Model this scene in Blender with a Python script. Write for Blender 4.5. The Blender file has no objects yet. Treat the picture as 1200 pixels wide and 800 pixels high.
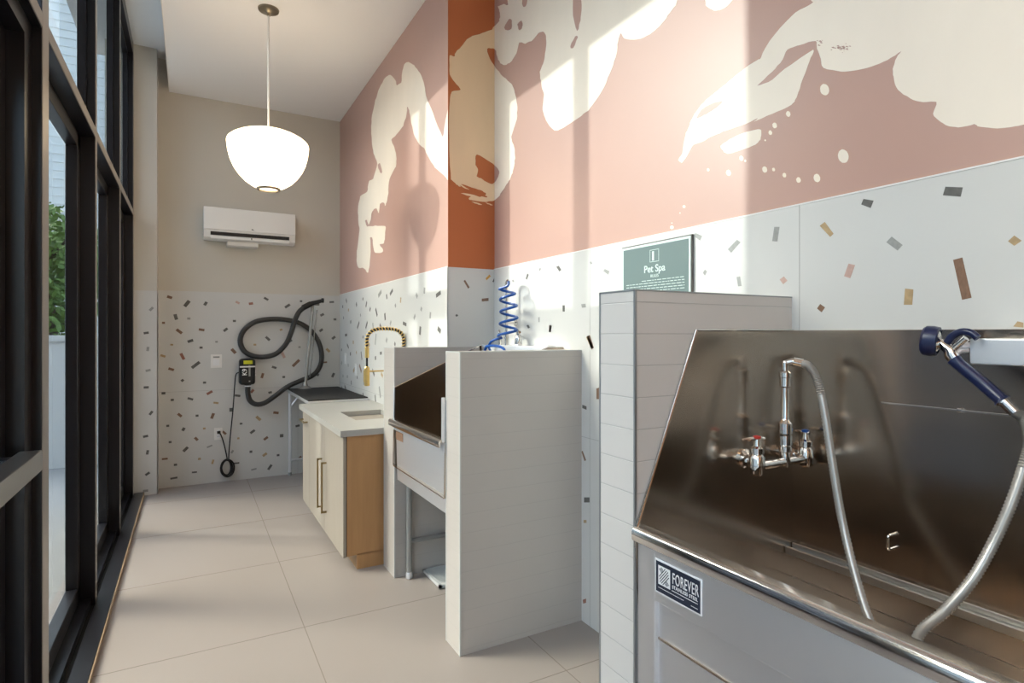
import bpy, bmesh, math, random
from mathutils import Vector, Matrix
R = math.radians
S = bpy.context.scene
COL = S.collection
random.seed(11)

# ------------------------------------------------------------------ camera numbers / pixel -> point on a real plane
F, Y0, H = 676.2, 391.0, 1.55
TH = math.atan((600 - 223.3) / F)
SN, CS = math.sin(TH), math.cos(TH)
def ray(u, v):
    a = (u - 600) / F
    return (SN + a * CS, CS - a * SN, -(v - Y0) / F)
def onX(u, v, x):
    d = ray(u, v); t = x / d[0]; return Vector((x, d[1] * t, H + d[2] * t))
def onY(u, v, y):
    d = ray(u, v); t = y / d[1]; return Vector((d[0] * t, y, H + d[2] * t))
def pr(x, y, z):
    D = x * SN + y * CS
    return (600 + F * (x * CS - y * SN) / D, Y0 - F * (z - H) / D)

# ------------------------------------------------------------------ materials
def lin(c):
    f = lambda v: v / 12.92 if v <= .04045 else ((v + .055) / 1.055) ** 2.4
    return tuple(f(v / 255) for v in c) + (1,)
def mat(name, col, rough=.5, metal=0, spec=.5, ior=1.5, noise=0, nscale=8, bump=0, bscale=60, stretch=(1, 1, 1), coat=0, srgb=True, rvar=0):
    m = bpy.data.materials.new(name); m.use_nodes = True
    nt = m.node_tree; b = nt.nodes['Principled BSDF']
    c = lin(col) if srgb else tuple(col) + (1,)
    b.inputs['Base Color'].default_value = c
    b.inputs['Roughness'].default_value = rough
    b.inputs['Metallic'].default_value = metal
    b.inputs['Specular IOR Level'].default_value = spec
    b.inputs['IOR'].default_value = ior
    b.inputs['Coat Weight'].default_value = coat
    if noise or bump or rvar:
        tc = nt.nodes.new('ShaderNodeTexCoord'); mp = nt.nodes.new('ShaderNodeMapping')
        mp.inputs['Scale'].default_value = stretch
        nt.links.new(tc.outputs['Object'], mp.inputs['Vector'])
    if noise or rvar:
        n = nt.nodes.new('ShaderNodeTexNoise'); n.inputs['Scale'].default_value = nscale; n.inputs['Detail'].default_value = 5
        nt.links.new(mp.outputs[0], n.inputs['Vector'])
    if noise:
        mx = nt.nodes.new('ShaderNodeMix'); mx.data_type = 'RGBA'
        mx.inputs[6].default_value = tuple(v * (1 - noise) for v in c[:3]) + (1,)
        mx.inputs[7].default_value = tuple(min(1, v * (1 + noise)) for v in c[:3]) + (1,)
        nt.links.new(n.outputs['Fac'], mx.inputs[0]); nt.links.new(mx.outputs[2], b.inputs['Base Color'])
    if rvar:
        mr = nt.nodes.new('ShaderNodeMapRange'); mr.inputs[3].default_value = rough - rvar; mr.inputs[4].default_value = rough + rvar
        nt.links.new(n.outputs['Fac'], mr.inputs[0]); nt.links.new(mr.outputs[0], b.inputs['Roughness'])
    if bump:
        n2 = nt.nodes.new('ShaderNodeTexNoise'); n2.inputs['Scale'].default_value = bscale; n2.inputs['Detail'].default_value = 4
        nt.links.new(mp.outputs[0], n2.inputs['Vector'])
        bp = nt.nodes.new('ShaderNodeBump'); bp.inputs['Strength'].default_value = bump; bp.inputs['Distance'].default_value = .01
        nt.links.new(n2.outputs['Fac'], bp.inputs['Height']); nt.links.new(bp.outputs[0], b.inputs['Normal'])
    return m
def glow(name, col, strength):
    m = mat(name, col, .6)
    b = m.node_tree.nodes['Principled BSDF']
    b.inputs['Emission Color'].default_value = lin(col); b.inputs['Emission Strength'].default_value = strength
    return m
def course_tile(name, col, z0, pitch, dark=.9):
    """glazed wall tile laid in level courses: a thin groove and a little tone change each course"""
    m = mat(name, col, .28, noise=.03, nscale=3)
    nt = m.node_tree; b = nt.nodes['Principled BSDF']
    tc = nt.nodes.new('ShaderNodeTexCoord'); sp = nt.nodes.new('ShaderNodeSeparateXYZ')
    nt.links.new(tc.outputs['Object'], sp.inputs[0])
    def mth(op, a, bb):
        n = nt.nodes.new('ShaderNodeMath'); n.operation = op
        if hasattr(a, 'is_linked'): nt.links.new(a, n.inputs[0])
        else: n.inputs[0].default_value = a
        if hasattr(bb, 'is_linked'): nt.links.new(bb, n.inputs[1])
        else: n.inputs[1].default_value = bb
        return n.outputs[0]
    t = mth('DIVIDE', mth('SUBTRACT', sp.outputs['Z'], z0 - 40 * pitch), pitch)
    f = mth('FRACT', t, 0)
    d = mth('MINIMUM', f, mth('SUBTRACT', 1.0, f))
    g = nt.nodes.new('ShaderNodeMapRange'); g.inputs[1].default_value = .006; g.inputs[2].default_value = .022
    nt.links.new(d, g.inputs[0])
    bp = nt.nodes.new('ShaderNodeBump'); bp.inputs['Strength'].default_value = .35 if dark < .95 else .15; bp.inputs['Distance'].default_value = .004
    nt.links.new(g.outputs[0], bp.inputs['Height']); nt.links.new(bp.outputs[0], b.inputs['Normal'])
    old = b.inputs['Base Color'].links[0].from_socket
    mx = nt.nodes.new('ShaderNodeMix'); mx.data_type = 'RGBA'
    mx.inputs[6].default_value = lin(tuple(v * dark for v in col)); nt.links.new(old, mx.inputs[7]); nt.links.new(g.outputs[0], mx.inputs[0])
    nt.links.new(mx.outputs[2], b.inputs['Base Color'])
    return m
def glass(name, tint=(.9, .95, .94), mix=1.0):
    m = bpy.data.materials.new(name); m.use_nodes = True; nt = m.node_tree; nt.nodes.clear()
    o = nt.nodes.new('ShaderNodeOutputMaterial'); t = nt.nodes.new('ShaderNodeBsdfTransparent'); g = nt.nodes.new('ShaderNodeBsdfGlossy')
    t.inputs[0].default_value = tint + (1,); g.inputs['Roughness'].default_value = .015
    f = nt.nodes.new('ShaderNodeFresnel'); f.inputs[0].default_value = 1.45
    mx = nt.nodes.new('ShaderNodeMixShader')
    ge = nt.nodes.new('ShaderNodeNewGeometry'); sb = nt.nodes.new('ShaderNodeMath'); sb.operation = 'SUBTRACT'; sb.inputs[0].default_value = 1.0
    ml = nt.nodes.new('ShaderNodeMath'); ml.operation = 'MULTIPLY'          # one reflection per pane, on the face the light meets first
    nt.links.new(ge.outputs['Backfacing'], sb.inputs[1]); nt.links.new(sb.outputs[0], ml.inputs[0]); nt.links.new(f.outputs[0], ml.inputs[1])
    nt.links.new(ml.outputs[0], mx.inputs[0]); nt.links.new(t.outputs[0], mx.inputs[1]); nt.links.new(g.outputs[0], mx.inputs[2]); nt.links.new(mx.outputs[0], o.inputs[0])
    return m
def wood(name, c1, c2):
    m = mat(name, c1, .5)
    nt = m.node_tree; b = nt.nodes['Principled BSDF']
    tc = nt.nodes.new('ShaderNodeTexCoord'); mp = nt.nodes.new('ShaderNodeMapping'); mp.inputs['Scale'].default_value = (9, 9, .9)
    n = nt.nodes.new('ShaderNodeTexNoise'); n.inputs['Scale'].default_value = 4; n.inputs['Detail'].default_value = 8; n.inputs['Distortion'].default_value = .5
    mx = nt.nodes.new('ShaderNodeMix'); mx.data_type = 'RGBA'; mx.inputs[6].default_value = lin(c1); mx.inputs[7].default_value = lin(c2)
    nt.links.new(tc.outputs['Object'], mp.inputs[0]); nt.links.new(mp.outputs[0], n.inputs[0]); nt.links.new(n.outputs['Fac'], mx.inputs[0]); nt.links.new(mx.outputs[2], b.inputs['Base Color'])
    return m

M = {}
M['paint'] = mat('warm_grey_paint', (205, 199, 187), .75, noise=.02, nscale=2)
M['ceiling'] = mat('ceiling_white', (243, 242, 241), .85)
M['pink'] = mat('terracotta_mural_paint', (188, 151, 138), .38, noise=.06, nscale=1.5)
M['pink_bounce'] = mat('terracotta_paint_warm_bounce', (190, 108, 62), .7, noise=.06, nscale=1.5)  # terracotta for the jog face, warm bounce light mixed into the colour
M['cream'] = mat('cream_mural_paint', (240, 228, 212), .45, noise=.05, nscale=3, stretch=(1, 2, 1))
M['cream_bounce'] = mat('cream_paint_warm_bounce', (238, 208, 170), .6, noise=.08, nscale=3, stretch=(2, 1, .6))  # cream strokes on the jog face, tinted by painted-in bounce light
M['wall_tile'] = mat('pale_wall_tile', (207, 206, 202), .32, noise=.02, nscale=3)
M['grout'] = mat('grout', (172, 170, 166), .8)
M['floor'] = mat('beige_floor_tile', (146, 137, 131), .42, noise=.05, nscale=2.2, rvar=.06)
M['floor_joint'] = mat('floor_joint', (126, 116, 108), .7)
M['chip_dark'] = mat('chip_dark', (96, 94, 90), .4, noise=.4, nscale=60)
M['chip_brown'] = mat('chip_brown', (128, 98, 78), .4, noise=.4, nscale=60, stretch=(1, 3, 1))
M['chip_red'] = mat('chip_red', (150, 100, 82), .4, noise=.3, nscale=60)
M['chip_tan'] = mat('chip_tan', (176, 150, 112), .4, noise=.3, nscale=60)
M['chip_grey'] = mat('chip_grey', (150, 150, 146), .4, noise=.25, nscale=60)
M['chip_light'] = mat('light_grey_metal', (196, 198, 196), .4)
M['chip_pink'] = mat('chip_pink', (192, 160, 148), .4, noise=.2, nscale=60)
M['chip_yellow'] = mat('chip_yellow', (200, 150, 70), .4, noise=.3, nscale=60)
M['frame'] = mat('dark_bronze_frame', (24, 24, 29), .3, spec=.5, ior=1.5)
M['frame_sheen'] = mat('frame_grazing_sheen', (158, 152, 145), .35, metal=.4)  # pale tone stands for the room's grazing reflection on dark frame faces
M['gasket'] = mat('black_gasket', (10, 10, 11), .6)
M['glass'] = glass('window_glass')
M['tan_strip'] = mat('tan_floor_strip', (150, 126, 98), .5)
M['aluminium'] = mat('brushed_aluminium', (190, 188, 184), .3, metal=1)
M['steel'] = mat('stainless_steel', (184, 170, 156), .19, metal=1, rvar=.03, nscale=3, stretch=(.4, .4, 5))
M['steel_out'] = mat('stainless_panel', (238, 239, 242), .42, metal=1, rvar=.03, nscale=5, stretch=(1, .3, 6))
M['steel_bright'] = mat('polished_steel', (215, 212, 208), .14, metal=1)
M['chrome'] = mat('chrome', (222, 218, 212), .08, metal=1)
M['brass'] = mat('brushed_brass', (214, 182, 116), .3, metal=1)
M['brass_dull'] = mat('antique_brass', (150, 132, 96), .35, metal=.9)
M['nickel'] = mat('brushed_nickel', (150, 140, 122), .3, metal=1)
M['black'] = mat('black_plastic', (20, 20, 20), .42)
M['black_rubber'] = mat('black_rubber_mat', (24, 22, 22), .8, bump=.2, bscale=300)
M['hose'] = mat('grey_black_hose', (50, 48, 45), .32)
M['white_plastic'] = mat('white_plastic', (232, 230, 226), .4)
M['white_shade'] = glow('lit_white_shade', (255, 228, 190), 1.9)
M['white'] = mat('white_print', (235, 235, 235), .5)
M['yellow'] = mat('yellow_label', (205, 205, 40), .5)
M['navy'] = mat('navy_print', (30, 38, 56), .35)
M['blue'] = mat('blue_rubber', (14, 74, 150), .3)
M['blue_dark'] = mat('dark_blue_grip', (22, 31, 66), .3)
M['red'] = mat('red_button', (190, 50, 40), .4)
M['sign'] = mat('grey_green_sign', (108, 124, 122), .25, noise=.02)
M['sign_text'] = mat('sign_lettering', (196, 212, 206), .5)
M['stone'] = mat('pale_grey_quartz', (170, 168, 162), .3, noise=.04, nscale=6)
M['porcelain'] = mat('white_porcelain', (236, 234, 226), .2)
M['oak'] = wood('oak_side', (190, 146, 98), (168, 124, 80))
M['oak_wall'] = wood('warm_timber_wall', (150, 108, 78), (126, 90, 64))
M['oak_pale'] = wood('oak_front_pale', (158, 149, 137), (148, 138, 125))
M['oak_dark'] = wood('oak_toe', (150, 118, 84), (130, 100, 70))
M['groove'] = mat('dark_gap', (40, 28, 20), .8)
M['acrylic'] = mat('clear_grey_bar', (176, 172, 166), .25, metal=.5)
M['dark_slot'] = mat('dark_slot', (12, 12, 14), .5)
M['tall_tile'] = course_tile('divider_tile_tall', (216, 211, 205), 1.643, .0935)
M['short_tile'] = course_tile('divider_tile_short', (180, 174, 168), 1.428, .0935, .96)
M['trim_metal'] = mat('edge_trim_metal', (160, 162, 162), .35, metal=.7)
M['pavement'] = mat('pavement', (150, 150, 148), .8, noise=.1, nscale=2)
M['siding'] = mat('pale_siding', (224, 224, 221), .7)
M['ext_dark'] = mat('dark_cladding', (74, 75, 84), .6)
M['leaf'] = mat('tree_leaf', (104, 128, 58), .6, noise=.35, nscale=3)
M['bark'] = mat('bark', (92, 78, 64), .9, noise=.3, nscale=12)

# ------------------------------------------------------------------ mesh builder
class MB:
    def __init__(s): s.bm = bmesh.new(); s.mi = 0; s.bev = False
    def _tag(s, fs):
        for f in fs: f.material_index = s.mi
    def box(s, x0, x1, y0, y1, z0, z1, bev=0, seg=2):
        r = bmesh.ops.create_cube(s.bm, size=1)
        vs = r['verts']
        for v in vs: v.co = Vector(((x0 + x1) / 2 + v.co.x * (x1 - x0), (y0 + y1) / 2 + v.co.y * (y1 - y0), (z0 + z1) / 2 + v.co.z * (z1 - z0)))
        fs = {f for v in vs for f in v.link_faces}; s._tag(fs)
        if bev:
            s.bev = True
            es = {e for v in vs for e in v.link_edges}
            r = bmesh.ops.bevel(s.bm, geom=list(es), offset=bev, segments=seg, profile=.5, affect='EDGES'); s._tag(r['faces'])
        return s
    def quad(s, pts):
        f = s.bm.faces.new([s.bm.verts.new(p) for p in pts]); f.material_index = s.mi; return s
    def ngon(s, pts, n):
        f = s.bm.faces.new([s.bm.verts.new(p) for p in pts]); f.normal_update()
        if f.normal.dot(n) < 0: f.normal_flip()
        r = bmesh.ops.triangulate(s.bm, faces=[f]); s._tag(r['faces']); return s
    def prism(s, pts, d):
        """closed outline pts extruded by vector d"""
        d = Vector(d); a = [s.bm.verts.new(p) for p in pts]; b = [s.bm.verts.new(Vector(p) + d) for p in pts]
        fs = [s.bm.faces.new(a), s.bm.faces.new(b[::-1])]
        n = len(a)
        for i in range(n): fs.append(s.bm.faces.new((a[i], b[i], b[(i + 1) % n], a[(i + 1) % n])))
        s._tag(fs); bmesh.ops.recalc_face_normals(s.bm, faces=fs); return s
    def tube(s, pts, r, n=12, cap=True, smooth=0, rf=None):
        pts = [Vector(p) for p in pts]
        if smooth: pts = spline(pts, smooth)
        rings = []; t0 = (pts[1] - pts[0]).normalized()
        u = t0.orthogonal().normalized()
        for i, p in enumerate(pts):
            t = (pts[min(i + 1, len(pts) - 1)] - pts[max(i - 1, 0)]).normalized()
            u = (u - t * u.dot(t)).normalized(); w = t.cross(u)
            rr = rf(i, len(pts)) if rf else r
            rings.append([s.bm.verts.new(p + (u * math.cos(2 * math.pi * k / n) + w * math.sin(2 * math.pi * k / n)) * rr) for k in range(n)])
        fs = []
        for a, b in zip(rings, rings[1:]):
            for k in range(n): fs.append(s.bm.faces.new((a[k], a[(k + 1) % n], b[(k + 1) % n], b[k])))
        if cap: fs += [s.bm.faces.new(rings[0][::-1]), s.bm.faces.new(rings[-1])]
        s._tag(fs); return s
    def cyl(s, a, b, r, n=20, r2=None):
        r2 = r if r2 is None else r2
        return s.tube([a, b], r, n, rf=lambda i, k: r if i == 0 else r2)
    def lathe(s, prof, c, axis=(0, 0, 1), n=32, closed=False):
        """prof: (radius, height along axis)"""
        ax = Vector(axis).normalized(); u = ax.orthogonal().normalized(); w = ax.cross(u); c = Vector(c)
        rings = [[s.bm.verts.new(c + ax * h + (u * math.cos(2 * math.pi * k / n) + w * math.sin(2 * math.pi * k / n)) * max(r, 1e-4)) for k in range(n)] for r, h in prof]
        fs = []
        for a, b in zip(rings, rings[1:]):
            for k in range(n): fs.append(s.bm.faces.new((a[k], a[(k + 1) % n], b[(k + 1) % n], b[k])))
        if not closed: fs += [s.bm.faces.new(rings[0][::-1]), s.bm.faces.new(rings[-1])]
        s._tag(fs); return s
    def build(s, name, mats, parent=None, ang=35):
        me = bpy.data.meshes.new(name); 
        s.bm.normal_update(); s.bm.to_mesh(me); s.bm.free()
        for m in (mats if isinstance(mats, (list, tuple)) else [mats]): me.materials.append(M[m] if isinstance(m, str) else m)
        for p in me.polygons: p.use_smooth = True
        me.set_sharp_from_angle(angle=R(ang))
        o = bpy.data.objects.new(name, me); COL.objects.link(o)
        if s.bev:
            wn = o.modifiers.new('weighted', 'WEIGHTED_NORMAL'); wn.keep_sharp = True
        if parent:
            o.parent = parent
            o.matrix_parent_inverse = Matrix.Translation(-parent.location) if parent.type == 'EMPTY' else Matrix()
        return o
def spline(pts, k):
    P = [pts[0] * 2 - pts[1]] + list(pts) + [pts[-1] * 2 - pts[-2]]; out = []
    for i in range(1, len(P) - 2):
        a, b, c, d = P[i - 1:i + 3]
        for j in range(k):
            t = j / k
            out.append(.5 * ((2 * b) + (c - a) * t + (2 * a - 5 * b + 4 * c - d) * t * t + (3 * b - a - 3 * c + d) * t ** 3))
    out.append(P[-2]); return out
def struct(o, kind='structure'): o['kind'] = kind; return o
def tag(o, label, cat, group=None):
    o['label'] = label; o['category'] = cat
    if group: o['group'] = group
    return o
def thing(name, loc, label, cat, group=None):
    o = bpy.data.objects.new(name, None); COL.objects.link(o); o.location = loc; o.empty_display_size = .1
    bpy.context.view_layer.update()
    return tag(o, label, cat, group)
def lettering(name, txt, size, origin, right, up, material, parent, align='CENTER', depth=.0006, space=1.0, bold=0, width=None):
    cu = bpy.data.curves.new('tmp_text', 'FONT'); cu.body = txt; cu.size = size; cu.align_x = align; cu.align_y = 'CENTER'
    cu.extrude = depth; cu.space_character = space; cu.offset = bold
    ob = bpy.data.objects.new('tmp_text', cu); COL.objects.link(ob)
    me = bpy.data.meshes.new_from_object(ob.evaluated_get(bpy.context.evaluated_depsgraph_get()))
    bpy.data.objects.remove(ob); bpy.data.curves.remove(cu)
    if width:
        xs_ = [v.co.x for v in me.vertices]; me.transform(Matrix.Diagonal((width / (max(xs_) - min(xs_)), 1, 1, 1)))
    right = Vector(right).normalized(); up = Vector(up).normalized(); nn = right.cross(up)
    mt = Matrix((( right.x, up.x, nn.x, origin[0]), (right.y, up.y, nn.y, origin[1]), (right.z, up.z, nn.z, origin[2]), (0, 0, 0, 1)))
    me.transform(mt); me.name = name; me.materials.clear(); me.materials.append(M[material])
    o = bpy.data.objects.new(name, me); COL.objects.link(o)
    o.parent = parent
    o.matrix_parent_inverse = Matrix.Translation(-parent.location) if parent.type == 'EMPTY' else Matrix()
    return o

# ------------------------------------------------------------------ room numbers
XR, XS, YJ, YF, ZC, ZT = 1.853, 1.503, 3.578, 6.77, 3.99, 1.997   # right wall, its nearer projecting stretch, jog, far wall, ceiling, tile top
XM = -.475                                                          # room side of the window frames
YB = -2.6                                                           # wall behind the camera
ZH = 4.31                                                           # head of the window pocket

# floor
b = MB(); b.box(-.70, 2.1, YB - .2, YF + .2, -.15, 0)
b.mi = 1
for x in (.526, 1.512):
    b.box(x - .0022, x + .0022, YB, YF, 0, .0006)
for y in (5.2, 4.2, 3.2, 2.2, 1.2, .2, 6.2):
    b.box(-.385, 1.85, y - .0022, y + .0022, 0, .0006)
struct(b.build('floor', ['floor', 'floor_joint']))
# ceiling with the raised pocket over the windows
b = MB(); b.box(-.185, 2.1, YB - .2, YF + .2, ZC, ZC + .5); b.box(-.9, -.185, YB - .2, YF + .2, ZH, ZH + .18)
b.mi = 1; b.box(-.190, -.183, YB, YF, ZC - .004, ZC + .02)
struct(b.build('ceiling', ['ceiling', 'white_plastic']))
b = MB(); b.box(-.7, 2.1, YB - .2, YB, 0, ZH + .1); struct(b.build('wall_back', 'oak_wall'))

# ---- flecks
CH = {'k': 'chip_dark', 'b': 'chip_brown', 'r': 'chip_red', 't': 'chip_tan', 'g': 'chip_grey', 'p': 'chip_pink', 'y': 'chip_yellow'}
CK = list(CH)
def fleck(mb, base, c, ang, l, w, ax, up, n):
    """a flat rectangular chip set in the tile"""
    a = ax * math.cos(ang) + up * math.sin(ang); q = n.cross(a).normalized()
    pts = [c + a * l / 2 + q * w / 2 + n * .0007, c - a * l / 2 + q * w / 2 + n * .0007, c - a * l / 2 - q * w / 2 + n * .0007, c + a * l / 2 - q * w / 2 + n * .0007]
    mb.ngon(pts, n)

# ---- far wall
b = MB(); b.box(-.7, 2.1, YF, YF + .2, 0, ZH + .1)
b.mi = 1; b.box(-.29, XS + .02, YF - .008, YF, 0, 1.985)
YT = YF - .008
b.mi = 2
zj = onY(300, 455, YT).z; xj = onY(349, 500, YT).x
b.box(-.29, XS, YT - .0005, YT, zj - .0012, zj + .0012); b.box(xj - .001, xj + .001, YT - .0005, YT, 0, zj)
FAR = """60,58,16,10,-20,b;125,82,25,12,55,k;195,82,14,10,60,k;315,78,14,8,-30,p;365,82,14,9,10,r;422,64,16,8,-30,k;502,91,20,9,35,k;553,73,8,7,0,k;668,76,16,7,5,k;83,132,20,11,-75,k;132,138,10,8,0,g;96,186,22,10,-40,b;180,180,18,9,-10,b;37,154,9,8,0,b;270,180,16,9,40,k;303,147,10,8,0,k;138,222,18,10,20,k;236,225,8,7,0,g;178,247,10,8,0,k;68,236,9,6,0,t;300,260,20,11,-50,b;108,280,24,10,-65,r;35,278,16,8,-20,t;158,312,32,11,40,k;66,328,18,9,-20,b;108,370,9,9,40,k;191,378,10,8,0,k;428,213,18,9,-45,k;512,222,14,9,30,k;547,245,8,7,0,g;486,275,22,10,-65,p;534,305,32,10,45,b;452,321,16,8,-20,k;408,352,18,9,75,b;488,357,9,8,0,k;612,347,16,9,-30,k;673,350,16,9,65,k;654,257,16,9,-45,t;643,302,14,6,5,b;675,210,14,9,40,k;628,182,14,9,40,k;632,124,14,9,30,k;680,141,10,8,0,k;37,418,12,9,0,k;138,439,18,8,-20,k;70,443,10,8,0,k;210,416,20,9,30,r;234,454,16,7,-10,t;98,500,16,9,-45,b;163,502,9,8,0,k;221,503,20,10,70,b;53,540,9,8,0,k;112,553,12,10,60,k;190,550,8,7,0,t;160,589,14,9,-50,b;62,601,9,8,0,k;120,628,20,10,45,k;210,617,18,6,20,g;42,664,18,7,0,b;82,686,10,8,0,k;172,664,9,8,0,t;222,675,16,7,75,t;153,714,16,6,0,k;76,736,22,7,5,k;315,427,18,8,-10,k;290,480,10,14,0,k;393,512,20,10,-45,t;328,532,9,7,0,k;459,491,18,9,-10,b;371,562,18,9,35,k;421,587,16,9,35,b;365,637,9,9,0,k;417,648,16,9,35,t;467,650,9,8,0,k;318,587,7,7,0,t;310,680,20,6,0,k;376,703,18,6,10,g;436,695,20,9,55,k;265,566,16,8,-45,b;295,637,12,7,60,g;540,540,14,8,10,k;480,577,12,12,0,k;548,660,14,8,40,b;590,480,16,9,30,k;380,236,9,7,0,t;478,180,9,7,20,t;370,410,14,9,50,r;437,415,12,8,10,k"""
NY = Vector((0, -1, 0)); EX = Vector((1, 0, 0)); EZ = Vector((0, 0, 1)); EY = Vector((0, 1, 0)); NX = Vector((-1, 0, 0))
MI = {k: 3 + i for i, k in enumerate(CK)}
for it in FAR.split(';'):
    x, y, l, w, a, c = it.split(',')
    p = onY(180 + float(x) / 3.2, 330 + float(y) / 3.2, YT); sc = p.y * (CS - ((180 + float(x) / 3.2 - 600) / F) * 0) / F / 3.2
    D = p.x * SN + p.y * CS; sc = D / F / 3.2
    b.mi = MI[c]; fleck(b, None, p, R(float(a)), float(l) * sc * 1.05, float(w) * sc, EX, EZ, NY)
struct(b.build('wall_far', ['paint', 'wall_tile', 'grout'] + [CH[k] for k in CK]))

# ---- left pier between windows and far wall
b = MB(); b.box(-.7, -.284, 6.56, YF, 0, ZH + .05)
b.mi = 1; b.box(-.478, -.279, 6.552, 6.56, 0, 1.965); b.box(-.284, -.279, 6.552, YF - .008, 0, 1.965)
for (x, y, a) in ((473, 165, 50), (457, 240, 10), (462, 290, 85), (463, 357, 15), (457, 410, 0), (472, 490, 55), (455, 563, 10), (461, 613, 80), (461, 680, 35), (455, 733, 0)):
    p = onY(x / 2.667, 300 + y / 2.667, 6.552); b.mi = MI[random.choice('kkbgk')]; fleck(b, None, p, R(a), .042, .022, EX, EZ, NY)
for (x, y, a) in ((528, 128, 60), (510, 208, 40), (500, 250, 10), (510, 312, 80), (510, 430, 15), (523, 530, 55), (513, 633, 0)):
    p = onX(x / 2.667, 300 + y / 2.667, -.279)
    if 6.58 < p.y < 6.74: b.mi = MI[random.choice('kkbt')]; fleck(b, None, p, R(a), .045, .02, EY, EZ, EX)
struct(b.build('wall_left', ['paint', 'wall_tile', 'grout'] + [CH[k] for k in CK]))

# ---- right wall: paint, tile wainscot, trim, mural strokes and chips
RM = ['pink', 'wall_tile', 'grout'] + [CH[k] for k in CK] + ['pink_bounce', 'cream', 'white_plastic', 'cream_bounce']
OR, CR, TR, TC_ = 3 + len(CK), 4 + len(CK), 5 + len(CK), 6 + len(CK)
b = MB()
b.box(XR, XR + .25, YB, YJ, 0, ZC); b.box(XS, XR + .25, YJ, YF, 0, ZC)
b.mi = OR; b.box(XS, XR, YJ - .002, YJ, ZT, ZC)
T = .004
b.mi = 1
b.box(XR - T, XR, YB, YJ - T, 0, ZT); b.box(XS - T, XS, YJ - T, YF, 0, ZT); b.box(XS - T, XR - T, YJ - T, YJ, 0, ZT)
b.mi = TR
b.box(XR - T - .002, XR, YB, YJ, ZT, ZT + .005); b.box(XS - T - .001, XS, YJ - T, YF, ZT, ZT + .004)
b.mi = 2
for y in (1.266, .06, 2.47): b.box(XR - T - .0006, XR - T, y - .0013, y + .0013, 0, ZT)
b.box(XR - T - .0006, XR - T, YB, YJ, .994, .9965); b.box(XS - T - .0006, XS - T, YJ, YF, .994, .9965)

XN = XR - T; XSN = XS - T; YJN = YJ - T
# chips on the near stretch traced from crops (ox, oy, scale)
def quads(lst, ox, oy, sc, plane, n, cols):
    for i, q in enumerate(lst):
        pts = []
        for k in range(0, 8, 2):
            u, v = ox + q[k] / sc, oy + q[k + 1] / sc
            p = onX(u, v, plane) if n.x else onY(u, v, plane)
            pts.append(p + n * .0007)
        if max(p.z for p in pts) > ZT: continue
        b.mi = MI[cols[i % len(cols)]]; b.ngon(pts, n)
quads([(357,158,368,132,416,140,402,175),(740,115,752,75,834,78,824,122),(163,258,187,240,228,295,212,310),(475,335,500,308,552,348,528,374),(277,494,298,435,329,442,306,504),(557,628,563,552,602,556,597,628),(788,418,832,406,875,595,830,605),(1045,330,1075,303,1110,328,1075,352),(150,645,165,624,188,640,172,664),(1070,730,1090,705,1118,712,1118,735)],
      920, 200, 4, XN, NX, 'kktgptbtbt')
quads([(692,185,700,172,732,185,722,208),(852,248,895,203,912,215,868,265),(1060,210,1070,143,1095,143,1085,212),(893,378,910,375,917,420,900,422),(735,358,745,343,755,352,745,372),(1095,390,1115,375,1132,395,1112,412),(268,350,275,340,298,350,292,368),(48,330,60,325,72,345,62,352),(205,308,212,304,217,314,210,320),(188,660,198,652,222,705,212,718),(77,510,88,510,88,540,78,540),(15,605,24,603,22,635,14,632),(165,505,185,503,187,520,168,522)],
      640, 230, 4, XN, NX, 'gggggpgkgtkkg')
quads([(408,120,422,75,435,85,420,128),(605,572,612,517,632,520,622,577),(415,520,430,510,445,535,430,545),(515,450,528,445,528,490,517,490),(290,135,300,125,312,140,300,152),(520,45,530,25,540,35,530,55)], 560, 310, 7.275, XN, NX, 'kkkggg')
quads([(495,8,503,5,512,35,506,38),(518,130,524,128,524,155,518,155),(485,168,495,172,495,180,485,176),(483,278,486,276,494,298,490,300),(489,385,502,385,502,397,489,397),(488,438,495,438,495,445,488,445),(486,625,494,622,494,632,487,634)], 440, 390, 2, XN, NX, 'bbkbktr')
quads([(432,390,450,378,503,465,485,482),(645,598,725,590,725,625,645,632),(690,360,735,315,752,335,700,385),(770,400,800,335,812,340,785,408),(335,790,355,778,370,800,345,810)], 500, 290, 10, YJN, NY, 'bbykk')
# more chips further on, scattered at random
rng = random.Random(5)
def scatter(n, y0, y1, z0, z1, x, dmin, big):
    done = []
    for t in range(n * 30):
        if len(done) >= n: break
        y, z = rng.uniform(y0, y1), rng.uniform(z0, z1)
        if any((y - p) ** 2 + (z - q) ** 2 < dmin * dmin for p, q in done): continue
        done.append((y, z)); b.mi = MI[rng.choice('kkkkkkgggbt')]
        l = rng.choice((.035, .05, .07, .1, .12)) * big
        fleck(b, None, Vector((x, y, z)), rng.uniform(0, 3.14), l, rng.uniform(.03, .042) * big, EY, EZ, NX)
scatter(150, YJ + .1, YF - .1, .06, ZT - .07, XSN, .13, .9)
scatter(26, -1.5, .55, 1.0, ZT - .06, XN, .17, 1.1)

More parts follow.
